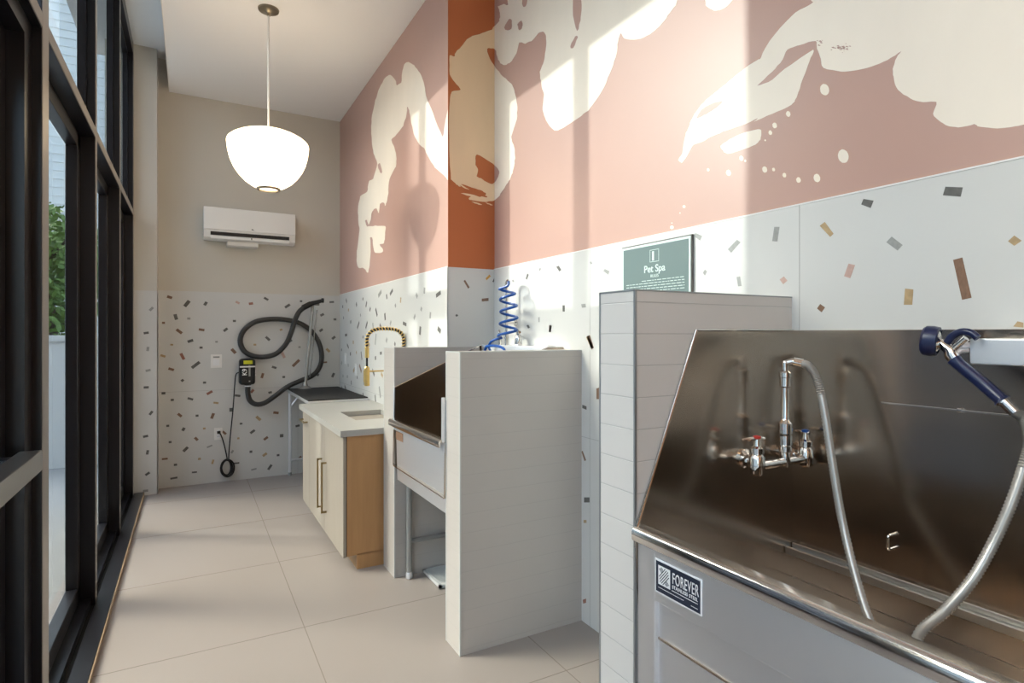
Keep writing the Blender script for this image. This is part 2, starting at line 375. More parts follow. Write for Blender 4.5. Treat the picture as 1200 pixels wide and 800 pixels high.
# mural strokes
def off(l, ox, oy, sc): return [Vector((ox + x / sc, oy + y / sc, 0)) for x, y in l]
def rough(pts, k=5, j=.5, seed=1):
    r = random.Random(seed); P = pts[-1:] + pts + pts[:2]; out = []
    for i in range(1, len(P) - 2):
        a, bb, c, d = P[i - 1], P[i], P[i + 1], P[i + 2]
        for q in range(k):
            t = q / k
            lin_ = bb + (c - bb) * t
            sp = .5 * ((2 * bb) + (c - a) * t + (2 * a - 5 * bb + 4 * c - d) * t * t + (3 * bb - a - 3 * c + d) * t ** 3)
            out.append(lin_ * .35 + sp * .65 + Vector((r.uniform(-j, j), r.uniform(-j, j), 0)))
    return out
def clipx(P, x, keep_right):
    out = []; ins = lambda p: (p.x >= x) == keep_right
    for i, p in enumerate(P):
        q = P[(i + 1) % len(P)]
        if ins(p): out.append(p)
        if ins(p) != ins(q):
            t = (x - p.x) / (q.x - p.x); out.append(p + (q - p) * t)
    return out
def paint(P, plane, n, m, lift=.0008):
    pts = []
    for p in P:
        q = onX(p.x, p.y, plane) if n.x else onY(p.x, p.y, plane)
        q.z = min(max(q.z, ZT + .008), ZC - .002); pts.append(q + n * lift)
    if len(pts) > 2: b.mi = m; b.ngon(pts, n)
pj_near = pr(XR, YJ, 2.6)[0]; pj_edge = pr(XS, YJ, 2.6)[0]
A = off([(270,350),(295,378),(300,400),(322,385),(325,340),(335,300),(355,290),(380,305),(410,345),(430,400),(440,460),(470,530),(515,640),(530,560),(560,460),(560,840),(520,820),(480,785),(450,740),(430,695),(410,680),(385,640),(370,580),(360,525),(350,500),(345,540),(330,590),(300,630),(275,655),(285,680),(298,730),(295,780),(265,840),(262,890),(255,940),(245,965),(240,950),(222,955),(215,1000),(205,975),(185,990),(175,1040),(165,1060),(200,1058),(247,1060),(245,1100),(240,1140),(220,1145),(235,1170),(232,1182),(200,1185),(190,1155),(185,1115),(175,1115),(178,1160),(172,1240),(165,1280),(155,1265),(140,1255),(120,1255),(112,1220),(115,1160),(125,1080),(120,1040),(118,980),(130,920),(160,900),(170,850),(190,835),(210,770),(195,730),(185,680),(180,610),(185,540),(200,470),(220,410),(245,365)], 390, 0, 4)
PA = clipx(rough(A, 4, .35, 2), pj_edge, False)
paint(PA, XS, NX, CR)
paint(rough(off([(212,172+600),(222,165+600),(232,205+600),(225,212+600),(215,190+600)], 390, 0, 4), 3, .2), XS, NX, 0, .0014)
paint(rough(off([(152,1035),(160,1030),(168,1058),(160,1060)], 390, 0, 4), 3, .2), XS, NX, 0, .0014)
B = off([(548,262),(570,265),(575,245),(600,220),(640,175),(700,155),(745,140),(750,130),(780,100),(785,60),(775,30),(800,20),(830,25),(860,0),(880,-300),(1090,-300),(1080,-60),(1050,60),(1000,150),(975,140),(940,185),(900,205),(875,195),(860,250),(830,295),(800,305),(775,280),(760,230),(722,230),(745,290),(790,350),(830,385),(850,415),(865,500),(862,560),(838,640),(850,690),(855,740),(848,790),(835,830),(815,865),(795,895),(765,935),(720,945),(640,937),(650,918),(690,922),(720,910),(690,890),(640,880),(600,865),(555,840),(545,700),(545,500),(556,430),(600,422),(570,385),(548,350)], 390, 0, 4)
PB = rough(B, 4, .45, 4)
PJ = clipx(clipx(PB, pj_near, False), pj_edge, True)
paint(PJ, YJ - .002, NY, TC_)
paint(clipx(PB, pj_near, True), XR, NX, CR)
hole = rough(off([(675,725),(740,760),(775,790),(780,820),(760,855),(740,862),(700,840),(675,825),(680,795),(668,765)], 390, 0, 4), 4, .4, 7)
paint(clipx(hole, pj_near, False), YJ - .002, NY, OR, .0014); paint(clipx(hole, pj_near, True), XR, NX, 0, .0014)
for q in ([(826,90),(840,95),(838,135),(815,142),(805,130)], [(875,105),(890,110),(885,138),(874,130)], [(890,-10),(915,-10),(905,30),(890,28)]):
    paint(rough(off(q, 390, 0, 4), 3, .3), XR, NX, 0, .0014)
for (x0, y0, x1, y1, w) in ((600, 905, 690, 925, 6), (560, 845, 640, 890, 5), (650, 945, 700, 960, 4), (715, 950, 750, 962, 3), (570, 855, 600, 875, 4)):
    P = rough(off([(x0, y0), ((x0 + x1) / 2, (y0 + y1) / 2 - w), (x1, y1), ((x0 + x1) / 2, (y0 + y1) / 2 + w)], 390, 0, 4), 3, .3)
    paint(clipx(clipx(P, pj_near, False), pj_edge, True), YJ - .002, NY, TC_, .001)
for k, q in enumerate(([(580,872),(650,893),(720,918),(715,924),(640,902)], [(600,862),(650,878),(700,896),(695,900),(640,888)])):
    paint(clipx(clipx(rough(off(q, 390, 0, 4), 3, .3, k), pj_near, False), pj_edge, True), YJ - .002, NY, OR, .0014)
Cc = off([(0,225),(20,170),(50,165),(80,155),(110,125),(130,130),(135,180),(125,240),(110,280),(115,330),(125,370),(120,430),(135,470),(165,510),(200,500),(260,460),(300,430),(330,390),(360,340),(390,270),(410,210),(415,160),(425,130),(440,150),(490,155),(540,135),(580,100),(610,60),(640,20),(665,-60),(700,-200),(0,-200),(-10,60)], 600, 0, 3.3333)
paint(rough(Cc, 4, .4, 9), XR, NX, CR, .0011)
paint(rough(off([(242,-20),(270,-20),(272,40),(268,80),(256,122),(240,62)], 600, 0, 3.3333), 3, .4), XR, NX, 0, .0016)
paint(rough(off([(248,142),(258,145),(240,188),(228,182)], 600, 0, 3.3333), 3, .3), XR, NX, 0, .0016)
paint(rough(off([(22,95),(38,80),(42,100),(30,120)], 600, 0, 3.3333), 3, .3), XR, NX, 0, .0016)
paint(rough(off([(755,-8),(760,25),(790,42),(820,38),(850,15),(872,-20),(880,-120),(740,-120)], 600, 0, 3.3333), 4, .3, 3), XR, NX, CR)
D1 = off([(650,625),(665,600),(672,560),(680,520),(690,500),(700,470),(730,420),(770,380),(820,340),(880,290),(940,245),(968,230)], 600, 0, 3.3333)
D2 = off([(100,235),(130,175),(180,110),(240,50),(310,10),(300,-10),(330,-200),(1500,-230),(1760,-120),(1900,80),(1880,300),(1760,430),(1640,455),(1560,520),(1400,500),(1250,470),(1133,487),(1090,495),(1030,502),(960,495),(940,485),(890,497),(840,493),(800,470),(778,445),(792,398),(740,400),(690,385),(640,350),(625,310),(622,270),(635,225),(655,200),(600,235),(540,260),(480,275),(420,280),(350,265),(340,230),(325,190),(320,160),(260,175),(210,195),(190,235),(150,280),(92,335),(150,312),(200,268),(310,195),(295,240),(270,310),(245,380),(225,410),(150,445),(80,475)], 860, 0, 3.3333)
D3 = off([(960,462),(900,490),(850,505),(800,525),(740,555),(710,565),(690,600),(665,635)], 600, 0, 3.3333)
paint(rough(D1 + D2 + D3, 4, .35, 12), XR, NX, CR)
paint(rough(off([(722,462),(740,430),(780,405),(825,395),(800,420),(760,445)], 600, 0, 3.3333), 4, .2), XR, NX, 0, .0014)
rr = random.Random(8)
for i in range(38):   # broken dry-brush specks in the big stroke
    x, y = 380 + rr.gauss(38, 20), 185 + rr.gauss(0, 8); w = rr.uniform(1, 4)
    if i > 28: x, y = 335 + rr.uniform(-10, 14), 165 + rr.uniform(-8, 12)
    paint(off([(x - w * 2, y), (x, y - w * .7), (x + w * 2, y + w * .8), (x, y + w)], 860, 0, 3.3333), XR, NX, 0, .0014)
paint(rough(off([(815,570),(850,545),(900,520),(960,505),(975,510),(970,545),(950,565),(900,585),(850,600),(830,595)], 600, 0, 3.3333), 4, .3), XR, NX, CR)
for (x, y, r_) in ((355,350,22),(428,610,26),(325,695,16),(253,703,11),(198,684,9),(156,662,7),(121,662,12),(30,618,10),(45,628,5),(160,490,11),(143,518,9),(213,445,11),(123,548,4),(-100,663,6),(-20,675,12)):
    ring = [(x + r_ * (math.cos(a) * .78 + math.sin(a) * .25), y + r_ * (math.sin(a) - math.cos(a) * .2)) for a in [k * math.pi / 6 for k in range(12)]]
    paint(rough(off(ring, 860, 0, 3.3333), 2, .15, x), XR, NX, CR)
for (x, y, r_) in ((647, 48, 7), (590, 145, 9), (628, 78, 3), (590, 125, 3)):
    ring = [(x + r_ * math.cos(a), y + r_ * math.sin(a)) for a in [k * math.pi / 5 for k in range(10)]]
    paint(off(ring, 640, 230, 4), XR, NX, CR)
far = MB(); far.bm.free(); far.bm = b.bm.copy()
isfar = lambda f: f.calc_center_median().y > YJ - .007
bmesh.ops.delete(b.bm, geom=[f for f in b.bm.faces if isfar(f)], context='FACES')
bmesh.ops.delete(far.bm, geom=[f for f in far.bm.faces if not isfar(f)], context='FACES')
struct(b.build('wall_right', RM)); struct(far.build('wall_right', RM))

# ---- dividers (low tiled walls either side of the tubs)
def divider(x0, y0, y1, zt, tile):
    b = MB(); b.box(x0, XN, y0, y1, 0, zt); o = struct(b.build('wall_divider', tile))
    t = MB()
    for y in (y0, y1): t.box(x0 - .0015, x0 + .006, y - .0035, y + .0035, 0, zt + .001)
    t.box(x0 - .0015, x0 + .005, y0, y1, zt - .004, zt + .0015); t.box(x0, XN, y0 - .0015, y0 + .004, zt - .003, zt + .0015)
    t.build('edge_trim', 'trim_metal' if tile == 'tall_tile' else 'chip_light', o)
    return o
ZS = 1.462
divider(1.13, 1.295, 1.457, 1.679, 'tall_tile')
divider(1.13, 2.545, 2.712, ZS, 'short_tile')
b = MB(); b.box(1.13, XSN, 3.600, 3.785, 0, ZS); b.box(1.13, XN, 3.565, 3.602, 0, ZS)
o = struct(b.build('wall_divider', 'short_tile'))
t = MB()
for y in (3.565, 3.785): t.box(1.1285, 1.136, y - .0035, y + .0035, 0, ZS + .001)
t.box(1.1285, 1.135, 3.565, 3.785, ZS - .004, ZS + .0015); t.box(1.13, 1.5, 3.5635, 3.569, ZS - .003, ZS + .0015)
t.build('edge_trim', 'chip_light', o)

# ------------------------------------------------------------------ windows
MU = [-2.6, -1.2, .10, 1.39, None, 2.72, 4.03, 5.32, 6.495]
XO, XG1, XG2 = -.556, -.535, -.604
def bay(n, y0, y1, far_mull, door=False):
    b = MB()
    # posts: the one at the far end of the bay
    b.box(XO, XM, y1, far_mull, 0, ZH, .002, 1)
    b.mi = 1; b.box(XM - .002, XM + .002, y1 + .004, far_mull - .004, 0, ZH)  # thin plate carrying the painted reflection
    b.mi = 0
    b.box(XO, XM, y0, y1, 2.668, 2.728)                        # transom
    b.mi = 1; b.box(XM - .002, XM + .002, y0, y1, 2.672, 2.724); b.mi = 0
    b.box(XO, XM, y0, y1, 4.20, ZH)                            # head
    o = struct
    if not door:
        b.box(XO, XM - .02, y0, y1, 0, .05)                    # sill rail
        b.box(XG1 - .02, XG1 + .02, y0, y0 + .03, 2.728, 4.2); b.box(XG1 - .02, XG1 + .02, y1 - .03, y1, 2.728, 4.2)
        b.box(XG1 - .02, XG1 + .02, y0, y1, 2.728, 2.75); b.box(XG1 - .02, XG1 + .02, y0, y1, 4.17, 4.2)
    w = struct(b.build(('door_1' if door else 'window_%d' % n), ['frame', 'frame_sheen']))
    if not door:
        s = MB()
        for (a, c) in ((y0, y0 + .075), (y1 - .075, y1)): s.box(-.601, -.545, a, c, .05, 2.668, .003, 1)
        s.box(-.601, -.545, y0, y1, 2.588, 2.668, .003, 1); s.box(-.601, -.545, y0, y1, .05, .14, .003, 1)
        s.build('sash_frame', 'frame', w)
        g = MB(); g.box(XG2 - .003, XG2 + .003, y0 + .01, y1 - .01, .06, 2.66); g.build('pane', 'glass', w)
        g = MB(); g.box(-.562, -.556, y0 - .01, y1 + .01, 2.70, 4.26); g.build('pane', 'glass', w)
    return w
bays = [(-2.6, -1.2, -1.14), (-1.14, .10, .16), (.16, 1.33, 1.39)]
for i, (a, c, d) in enumerate(bays): bay(i + 4, a, c, d)
for i, (a, c, d) in enumerate(((2.79, 4.03, 4.09), (4.09, 5.32, 5.38), (5.38, 6.495, 6.558))): bay(i + 1, a, c, d)
# door bay
w = bay(0, 1.39, 2.68, 2.79, True)
j = MB(); j.box(XO - .02, XM - .03, 2.58, 2.68, 0, 2.668); j.box(XO - .02, XM - .03, 1.39, 1.47, 0, 2.668); j.box(XO - .02, XM - .03, 1.47, 2.58, 2.60, 2.668)
j.build('door_frame', 'frame', w)
g = MB(); g.box(-.562, -.556, 1.39, 2.69, 2.70, 4.26); g.build('transom_pane', 'glass', w)
j = MB()
for (a, c) in ((1.475, 1.585), (2.465, 2.575)): j.box(-.60, -.555, a, c, .012, 2.595, .003, 1)
j.box(-.60, -.555, 1.585, 2.465, 2.48, 2.595, .003, 1); j.box(-.60, -.555, 1.585, 2.465, .012, .27, .003, 1)
leaf = j.build('door_leaf', 'frame', w)
g = MB(); g.box(-.581, -.575, 1.58, 2.47, .26, 2.49); g.build('glass_pane', 'glass', leaf)
h = MB(); h.box(-.505, -.44, 1.50, 2.50, 1.085, 1.155, .006, 2)
h.mi = 1; h.box(-.556, -.505, 2.40, 2.46, 1.095, 1.145); h.box(-.556, -.505, 1.54, 1.60, 1.095, 1.145)
pb = h.build('push_bar', ['aluminium', 'frame'], w); pb['label'] = 'brushed aluminium push bar'
# sill boards
b = MB(); b.box(XM + .006, -.392, 2.79, 6.55, 0, .034, .002, 1); b.box(XM + .006, -.392, YB, 1.39, 0, .034)
b.mi = 1; b.box(-.392, -.386, 2.79, 6.55, 0, .030); b.box(-.392, -.386, YB, 1.39, 0, .03)
b.mi = 2; b.box(XM - .02, XM + .006, YB, 6.55, 0, .006)
struct(b.build('trim_1', ['frame', 'tan_strip', 'gasket']))
# added wing wall outside, sized to keep the sun off the door bay
b = MB(); b.box(-4.1, XO - .02, 2.70, 3.02, -.1, 5.6); struct(b.build('wall_sun_blocker', 'ext_dark'))

# ------------------------------------------------------------------ outside world
b = MB(); b.box(-60, -.70, -40, 70, -.3, -.12); struct(b.build('ground', 'pavement'))
b = MB(); b.box(-.9, -.70, YB - .2, 7.2, -.12, -.02); struct(b.build('trim_2', 'pavement'))
def building(foot, zt, label):
    cx = sum(p[0] for p in foot) / 4; cy = sum(p[1] for p in foot) / 4
    root = thing('building', (cx, cy, -.12), label, 'building')
    def grow(g): return [(x + math.copysign(g, x - cx), y + math.copysign(g, y - cy)) for x, y in foot]
    w = MB(); w.prism([(x, y, -.12) for x, y in foot], (0, 0, zt + .12))
    z = .2
    while z < zt - .1:
        w.prism([(x, y, z) for x, y in grow(.02)], (0, 0, .025)); z += .3
    w.build('siding', 'siding', root)
    r = MB(); r.prism([(x, y, zt) for x, y in grow(.05)], (0, 0, .12)); r.build('parapet', 'ext_dark', root)
building([(-12, -8), (-8, -8), (-8, 10.0), (-12, 10.0)], 5.45, 'long low pale building with level siding across from the windows')
building([(-12.5, 13.2), (-8, 10.35), (-8, 24), (-12.5, 24)], 10.5, 'tall pale block with level siding, added beside the low building to stop the sun')  # added out of view; slanted footprint ends the sun on the far stretch
building([(-6.5, 26), (-1, 26), (-1, 33), (-6.5, 33)], 18.0, 'pale building with level siding beyond the trees outside')
b = MB(); b.box(-3.6, -.95, 9.0, 9.2, -.12, 1.46); b.box(-3.63, -.93, 8.97, 9.23, 1.46, 1.53)
struct(b.build('wall_garden', 'siding'))
def tree(x, y, h, r, n, label, seed):
    rg = random.Random(seed); root = thing('tree', (x, y, -.12), label, 'tree')
    t = MB(); t.tube([(x, y, -.12), (x + .05, y, h * .3), (x - .03, y + .06, h * .62), (x, y, h * .85)], .1, 10, smooth=4, rf=lambda i, k: .11 * (1 - .7 * i / k))
    for k in range(7):
        a = k * .9; z = h * (.38 + .06 * k)
        t.tube([(x, y, z), (x + math.cos(a) * r * .4, y + math.sin(a) * r * .4, z + .35), (x + math.cos(a) * r * .75, y + math.sin(a) * r * .75, z + .6)], .03, 6, rf=lambda i, k: .035 - .01 * i)
    t.build('trunk', 'bark', root)
    l = MB()
    for i in range(n):
        d = Vector((rg.gauss(0, 1), rg.gauss(0, 1), rg.gauss(0, 1))).normalized() * (rg.random() ** .4)
        c = Vector((x + d.x * r, y + d.y * r, h * .68 + d.z * h * .36)); s = rg.uniform(.06, .13)
        u = Vector((rg.gauss(0, 1), rg.gauss(0, 1), rg.gauss(0, 1))).normalized(); v = u.orthogonal().normalized()
        l.quad([c - u * s, c - v * s * .5, c + u * s, c + v * s * .5])
    l.build('foliage', 'leaf', root)
tree(-2.6, 15.5, 4.2, 1.1, 2600, 'leafy green tree outside, nearer to the windows', 3)
tree(-3.8, 20.5, 4.8, 1.4, 2600, 'leafy green tree outside, further along the pavement', 4)

# ------------------------------------------------------------------ pendant lamp
def pendant(px, py, label):
    L = thing('pendant_lamp', (px, py, ZC), label, 'lamp')
    m = MB(); m.lathe([(.002, -.052), (.012, -.05), (.014, -.03), (.03, -.018), (.072, -.012), (.075, 0)], (px, py, ZC), n=32); m.build('canopy', 'nickel', L)
    m = MB(); m.cyl((px, py, 3.06), (px, py, ZC - .045), .0075, 10); m.build('stem', 'white_plastic', L)
    prof = [(.078, 2.640), (.120, 2.660), (.165, 2.692), (.205, 2.735), (.238, 2.785), (.262, 2.84), (.277, 2.90), (.284, 2.955), (.285, 2.975), (.278, 2.992), (.255, 3.012), (.215, 3.035), (.165, 3.055), (.11, 3.070), (.05, 3.080), (.01, 3.083)]
    m = MB(); n = 120
    rings = []
    for r_, z in prof:
        rings.append([m.bm.verts.new((px + r_ * (1 + (.006 if k % 2 else -.006)) * math.cos(2 * math.pi * k / n), py + r_ * (1 + (.006 if k % 2 else -.006)) * math.sin(2 * math.pi * k / n), z)) for k in range(n)])
    for a, c in zip(rings, rings[1:]):
        for k in range(n): m.bm.faces.new((a[k], a[(k + 1) % n], c[(k + 1) % n], c[k]))
    m.bm.faces.new(rings[-1])
    m.bm.faces.new(rings[0][::-1])
    m.build('lamp_shade', 'white_shade', L)
    m = MB(); m.lathe([(.066, 2.640), (.066, 2.630), (.082, 2.630), (.084, 2.642), (.078, 2.646)], (px, py, 0), n=40, closed=True); m.build('bottom_ring', 'nickel', L)
pendant(.513, 4.684, 'white pleated globe pendant lamp, lit, hanging before the air conditioner')
pendant(.513, -.35, 'white pleated globe pendant lamp, lit, added unseen behind the camera as warm fill')  # extra lamp out of view, put in to warm the near end

# ------------------------------------------------------------------ air conditioner on the far wall
yf = 6.575
x0, x1, z0, z1 = .116, .986, 2.505, 2.831
AC = thing('air_conditioner', ((x0 + x1) / 2, YF, z0), 'white wall-mounted air conditioner above the tile on far wall', 'air conditioner')
zl = onY(239, 268, yf).z
m = MB(); m.prism([(x0, YF - .001, z0 + .012), (x0, YF - .10, z0), (x0, yf + .05, z0 + .004), (x0, yf + .012, z0 + .03), (x0, yf, zl - .004), (x0, yf + .006, zl), (x0, yf + .006, z1), (x0, YF - .001, z1)], (x1 - x0, 0, 0)); m.build('body', 'white_plastic', AC)
m = MB(); m.box(x0 - .002, x1 + .002, yf - .004, yf + .03, zl + .004, z1 + .003, .006, 2); m.build('front_panel', 'white_plastic', AC)
zs = onY(290, 276, yf).z
m = MB(); m.box(x0 + .06, x1 - .06, yf - .0025, yf + .02, zl - .052, zl - .018); m.build('air_outlet', 'dark_slot', AC)
m = MB(); m.box(x0 + .06, x1 - .06, yf - .001, yf + .03, zl - .088, zl - .055, .003, 1); m.build('louver', 'white_plastic', AC)
m = MB(); m.box(.33, .625, 6.62, YF - .001, 2.462, 2.506, .004, 1); m.build('drain_cover', 'white_plastic', AC)
m = MB(); m.box(.556, .570, yf - .0055, yf - .0035, zl + .022, zl + .034); m.box(.569, .582, yf - .0055, yf - .0035, zl + .022, zl + .027); m.build('logo_mark', 'chip_dark', AC)
m = MB(); m.box(.55, .562, yf - .002, yf, zl - .078, zl - .060); m.build('indicator_light', 'chip_dark', AC)

# ------------------------------------------------------------------ switches and outlets
def plate_y(name, u, v, w, h, label, cat, kind):
    c = onY(u, v, YT); t = thing(name, (c.x, YT, c.z), label, cat)
    m = MB(); m.box(c.x - w / 2, c.x + w / 2, YT - .008, YT, c.z - h / 2, c.z + h / 2, .003, 2); m.build('plate', 'white_plastic', t)
    if kind == 'switch':
        m = MB(); m.box(c.x - .03, c.x + .03, YT - .013, YT - .007, c.z - .045, c.z + .02, .002, 1); m.build('rocker', 'white', t)
        m = MB(); m.box(c.x - .03, c.x + .03, YT - .009, YT - .007, c.z + .035, c.z + .05); m.build('indicator_strip', 'chip_grey', t)
    else:
        for dz in (-.027, .027):
            m = MB(); m.box(c.x - .017, c.x + .017, YT - .0095, YT - .007, c.z + dz - .016, c.z + dz + .016, .002, 1)
            if dz < 0: m.mi = 1; m.box(c.x - .009, c.x - .006, YT - .0102, YT - .009, c.z - .034, c.z - .02); m.box(c.x + .006, c.x + .009, YT - .0102, YT - .009, c.z - .034, c.z - .02)
            m.build('socket', ['white', 'dark_slot'], t)
    return c
plate_y('wall_switch', 253.5, 423, .105, .14, 'square white wall control left of the black dryer', 'switch', 'switch')
oc = plate_y('wall_outlet', 255.8, 508, .078, .125, 'white wall outlet low on far wall with black plug', 'outlet', 'outlet')
def plate_x(name, u, v, w, h, label, cat):
    c = onX(u, v, XSN); t = thing(name, (XSN, c.y, c.z), label, cat)
    m = MB(); m.box(XSN - .007, XSN, c.y - w / 2, c.y + w / 2, c.z - h / 2, c.z + h / 2, .003, 2); m.build('plate', 'white_plastic', t)
    m = MB()
    if cat == 'switch': m.box(XSN - .011, XSN - .006, c.y - .017, c.y + .017, c.z - .033, c.z + .033, .002, 1); m.build('rocker', 'white', t)
    else:
        for dz in (-.021, .021):
            m = MB(); m.box(XSN - .009, XSN - .006, c.y - .017, c.y + .017, c.z + dz - .015, c.z + dz + .015, .002, 1); m.build('socket', 'white', t)
plate_x('wall_switch', 405, 420, .075, .12, 'narrow white switch on right tile wall behind brass faucet', 'switch')
plate_x('wall_outlet', 417.5, 433, .085, .12, 'white outlet on right tile wall just left of brass faucet', 'outlet')

# ------------------------------------------------------------------ pet dryer with hose
yd = YT - .13
a = onY(280.5, 420.5, yd); c = onY(299.5, 450.5, yd)
DX, DZ0, DZ1 = (a.x + c.x) / 2, c.z, a.z
DR = thing('pet_dryer', (DX, YT, DZ0), 'black wall-mounted pet dryer with yellow label and long looping hose', 'dryer')
m = MB(); m.box(a.x, c.x, yd, YT - .002, DZ0, DZ1, .03, 4); m.build('housing', 'black', DR)
m = MB(); m.box(a.x + .004, c.x - .004, yd - .003, YT - .05, DZ1 - .09, DZ1 - .075, .002, 1); m.box(c.x - .02, c.x + .006, yd + .03, yd + .06, DZ0 + .12, DZ0 + .15); m.box(c.x - .02, c.x + .006, yd + .03, yd + .06, DZ0 + .09, DZ0 + .11); m.build('clamp_band', 'steel_out', DR)
m = MB(); m.box(a.x + .04, c.x - .03, yd - .002, yd + .002, DZ1 - .055, DZ1 - .018); m.build('warning_label', 'yellow', DR)
lettering('dryer_lettering', 'K9', .062, (a.x + .052, yd - .0015, DZ0 + .135), (0, 0, 1), (-1, 0, 0), 'white', DR, bold=.001)
m = MB(); m.box(a.x + .088, a.x + .106, yd - .0018, yd + .001, DZ0 + .09, DZ0 + .205); m.box(a.x + .09, a.x + .104, yd - .0018, yd + .001, DZ0 + .03, DZ0 + .045); m.build('printed_stripe', 'chip_grey', DR)
hp = [(290.5, 449), (290.5, 460), (293, 469), (300, 473.5), (310, 472), (322, 464), (337, 453), (352, 446), (366, 440), (374, 431), (377, 418), (374, 402), (365, 388), (352, 379), (335, 374.5), (315, 374), (298, 377.5), (286, 387), (281.5, 399), (286, 411), (297, 417), (310, 418), (324, 414), (335, 403), (341, 390), (345, 377), (350, 366), (357, 359.5)]
pts = []
for i, (u, v) in enumerate(hp):
    f = i / (len(hp) - 1); yy = YT - .075 if i < 12 else YT - .06
    if 13 < i < 22: yy = YT - .045
    if i > 22: yy = YT - .045 - .075 * min(1, (i - 22) / 3)
    pts.append(onY(u, v, yy))
m = MB(); sp = spline(pts, 26)
m.tube(sp, .026, 14, rf=lambda i, k: .0275 if i % 3 else .0245); m.build('hose', 'hose', DR, 60)
m = MB(); m.cyl(pts[0] + EZ * .02, pts[0] - EZ * .02, .034, 20); m.mi = 1; m.cyl(pts[0] - EZ * .022, pts[0] - EZ * .034, .0345, 20); m.build('hose_collar', ['black', 'steel_out'], DR)
q = [pts[-1], onY(364, 356, YT - .12), onY(371, 354, YT - .125), onY(378, 352, YT - .13)]
m = MB(); m.tube([pts[-1] - (q[1] - pts[-1]) * .3, pts[-1], q[1]], .031, 16); m.tube(q, .026, 16, smooth=3, rf=lambda i, k: .03 - .012 * i / k); m.cyl(q[3] - EX * .012, q[3] + EX * .012, .026, 16); m.build('nozzle', 'black', DR)
# power cord with coil and plug
e = [onY(*p, YT - .03) for p in ((280, 436), (276.5, 439), (275, 452), (273, 480), (270, 510), (268, 535))]
cc = onY(266, 548, YT - .025)
m = MB(); m.tube(e + [cc + Vector((.02, 0, .07))], .006, 8, smooth=6)
co = []
for k in range(0, 130):
    an = math.pi / 2 + k * .19; f = k / 129; co.append(cc + Vector((math.cos(an) * (.064 - .022 * f) + .010 * math.sin(f * 7), -.010 * math.sin(k * .13), math.sin(an) * (.090 - .012 * f) - .006 * math.sin(f * 5))))
m.tube(co, .0075, 8)
pl = onY(256.5, 506.5, YT - .03)
m.tube([pl, pl + Vector((.02, -.005, -.03)), onY(263, 522, YT - .03), onY(266, 536, YT - .028), cc + EZ * .08], .006, 8, smooth=6); m.build('power_cord', 'black', DR)
m = MB(); m.box(pl.x - .016, pl.x + .016, YT - .035, YT - .0105, pl.z - .014, pl.z + .014, .005, 2); m.build('plug', 'black', DR)

# ------------------------------------------------------------------ grooming table
GX0, GX1, GY0, GY1, GZ = .93, 1.475, 5.46, 6.73, .95
GT = thing('grooming_table', (GX0, GY0, 0), 'grooming table with black rubber top and grey metal legs in far corner', 'table')
m = MB(); m.box(GX0, GX1, GY0, GY1, GZ - .012, GZ, .004, 2); m.build('table_top', 'black_rubber', GT)
m = MB(); m.box(GX0 - .004, GX1 + .004, GY0 - .004, GY1 + .004, GZ - .042, GZ - .012, .004, 1); m.build('top_frame', 'steel_out', GT)
for (x, y) in ((GX0 + .02, GY1 - .03), (GX1 - .03, GY1 - .03), (GX0 + .02, GY0 + .03), (GX1 - .03, GY0 + .03)):
    m = MB(); m.cyl((x, y, .03), (x, y, GZ - .04), .0165, 14); lg = m.build('leg', 'steel_out', GT)
    m = MB(); m.lathe([(.019, 0), (.019, .03), (.0165, .036)], (x, y, 0), n=14); m.build('foot', 'trim_metal', lg)
m = MB(); m.cyl((GX0 + .02, GY1 - .03, .17), (GX1 - .03, GY1 - .03, .17), .013, 12); m.cyl((GX1 - .03, GY0 + .03, .17), (GX1 - .03, GY1 - .03, .17), .013, 12); m.build('stretcher', 'steel_out', GT)
m = MB(); m.cyl((GX0 + .03, GY1 - .03, GZ - .19), (GX0 + .15, GY1 - .03, GZ - .045), .01, 10); m.build('corner_brace', 'steel_out', GT)
pa, pt = onY(357.5, 449, 6.66), onY(366.5, 356.5, 6.66)
pa.z = GZ
m = MB(); m.tube([pa, pt], .016, 12); m.tube([pa + EX * .05 + EZ * .12, pt + EX * .045 - EZ * .06], .007, 8); m.cyl(pt - EX * .03, pt + EX * .07, .012, 10); m.lathe([(.075, 0), (.06, .012), (.03, .03), (.022, .06)], pa, n=20); m.build('grooming_arm', 'acrylic', GT)

# ------------------------------------------------------------------ vanity cabinet
CX, CY0, CY1, CZ = .868, 3.815, 5.36, .882
CB = thing('vanity_cabinet', (CX, CY0, 0), 'pale oak base cabinet with brass pulls under grey worktop', 'cabinet')
m = MB(); m.box(CX + .022, XSN - .001, CY0 + .02, CY1 - .002, .1, CZ); m.build('body', 'oak_pale', CB)
m = MB(); m.box(CX + .024, XSN - .001, CY0, CY0 + .02, .095, CZ); m.box(CX + .09, XSN - .001, CY0, CY0 + .02, 0, .1); m.build('end_panel', 'oak', CB)
m = MB(); m.box(CX + .018, CX + .0245, CY0 + .003, CY0 + .018, .095, CZ); m.build('panel_gap', 'groove', CB)
m = MB(); m.box(CX + .09, CX + .11, CY0 + .02, CY1, 0, .1); m.build('toe_kick', 'oak_dark', CB)
zt = CZ - .006
def front(name, a, c, z0, z1):
    m = MB(); m.box(CX, CX + .02, a, c, z0, z1, .0015, 1); return m.build(name, 'oak_pale', CB)
d1 = front('door', CY0 + .002, 4.418, .088, zt); d2 = front('door', 4.422, 5.045, .088, zt); d3 = front('pull_out_front', 5.049, CY1, .088, zt)
def bar(a, c, r, par, st):
    m = MB(); d = (c - a).normalized(); out = Vector((-.032, 0, 0))
    m.tube([a + out, c + out], r, 4); 
    for p in (a + d * .006, c - d * .006): m.tube([p, p + out], r, 4)
    return m.build('handle', 'brass_dull', par)
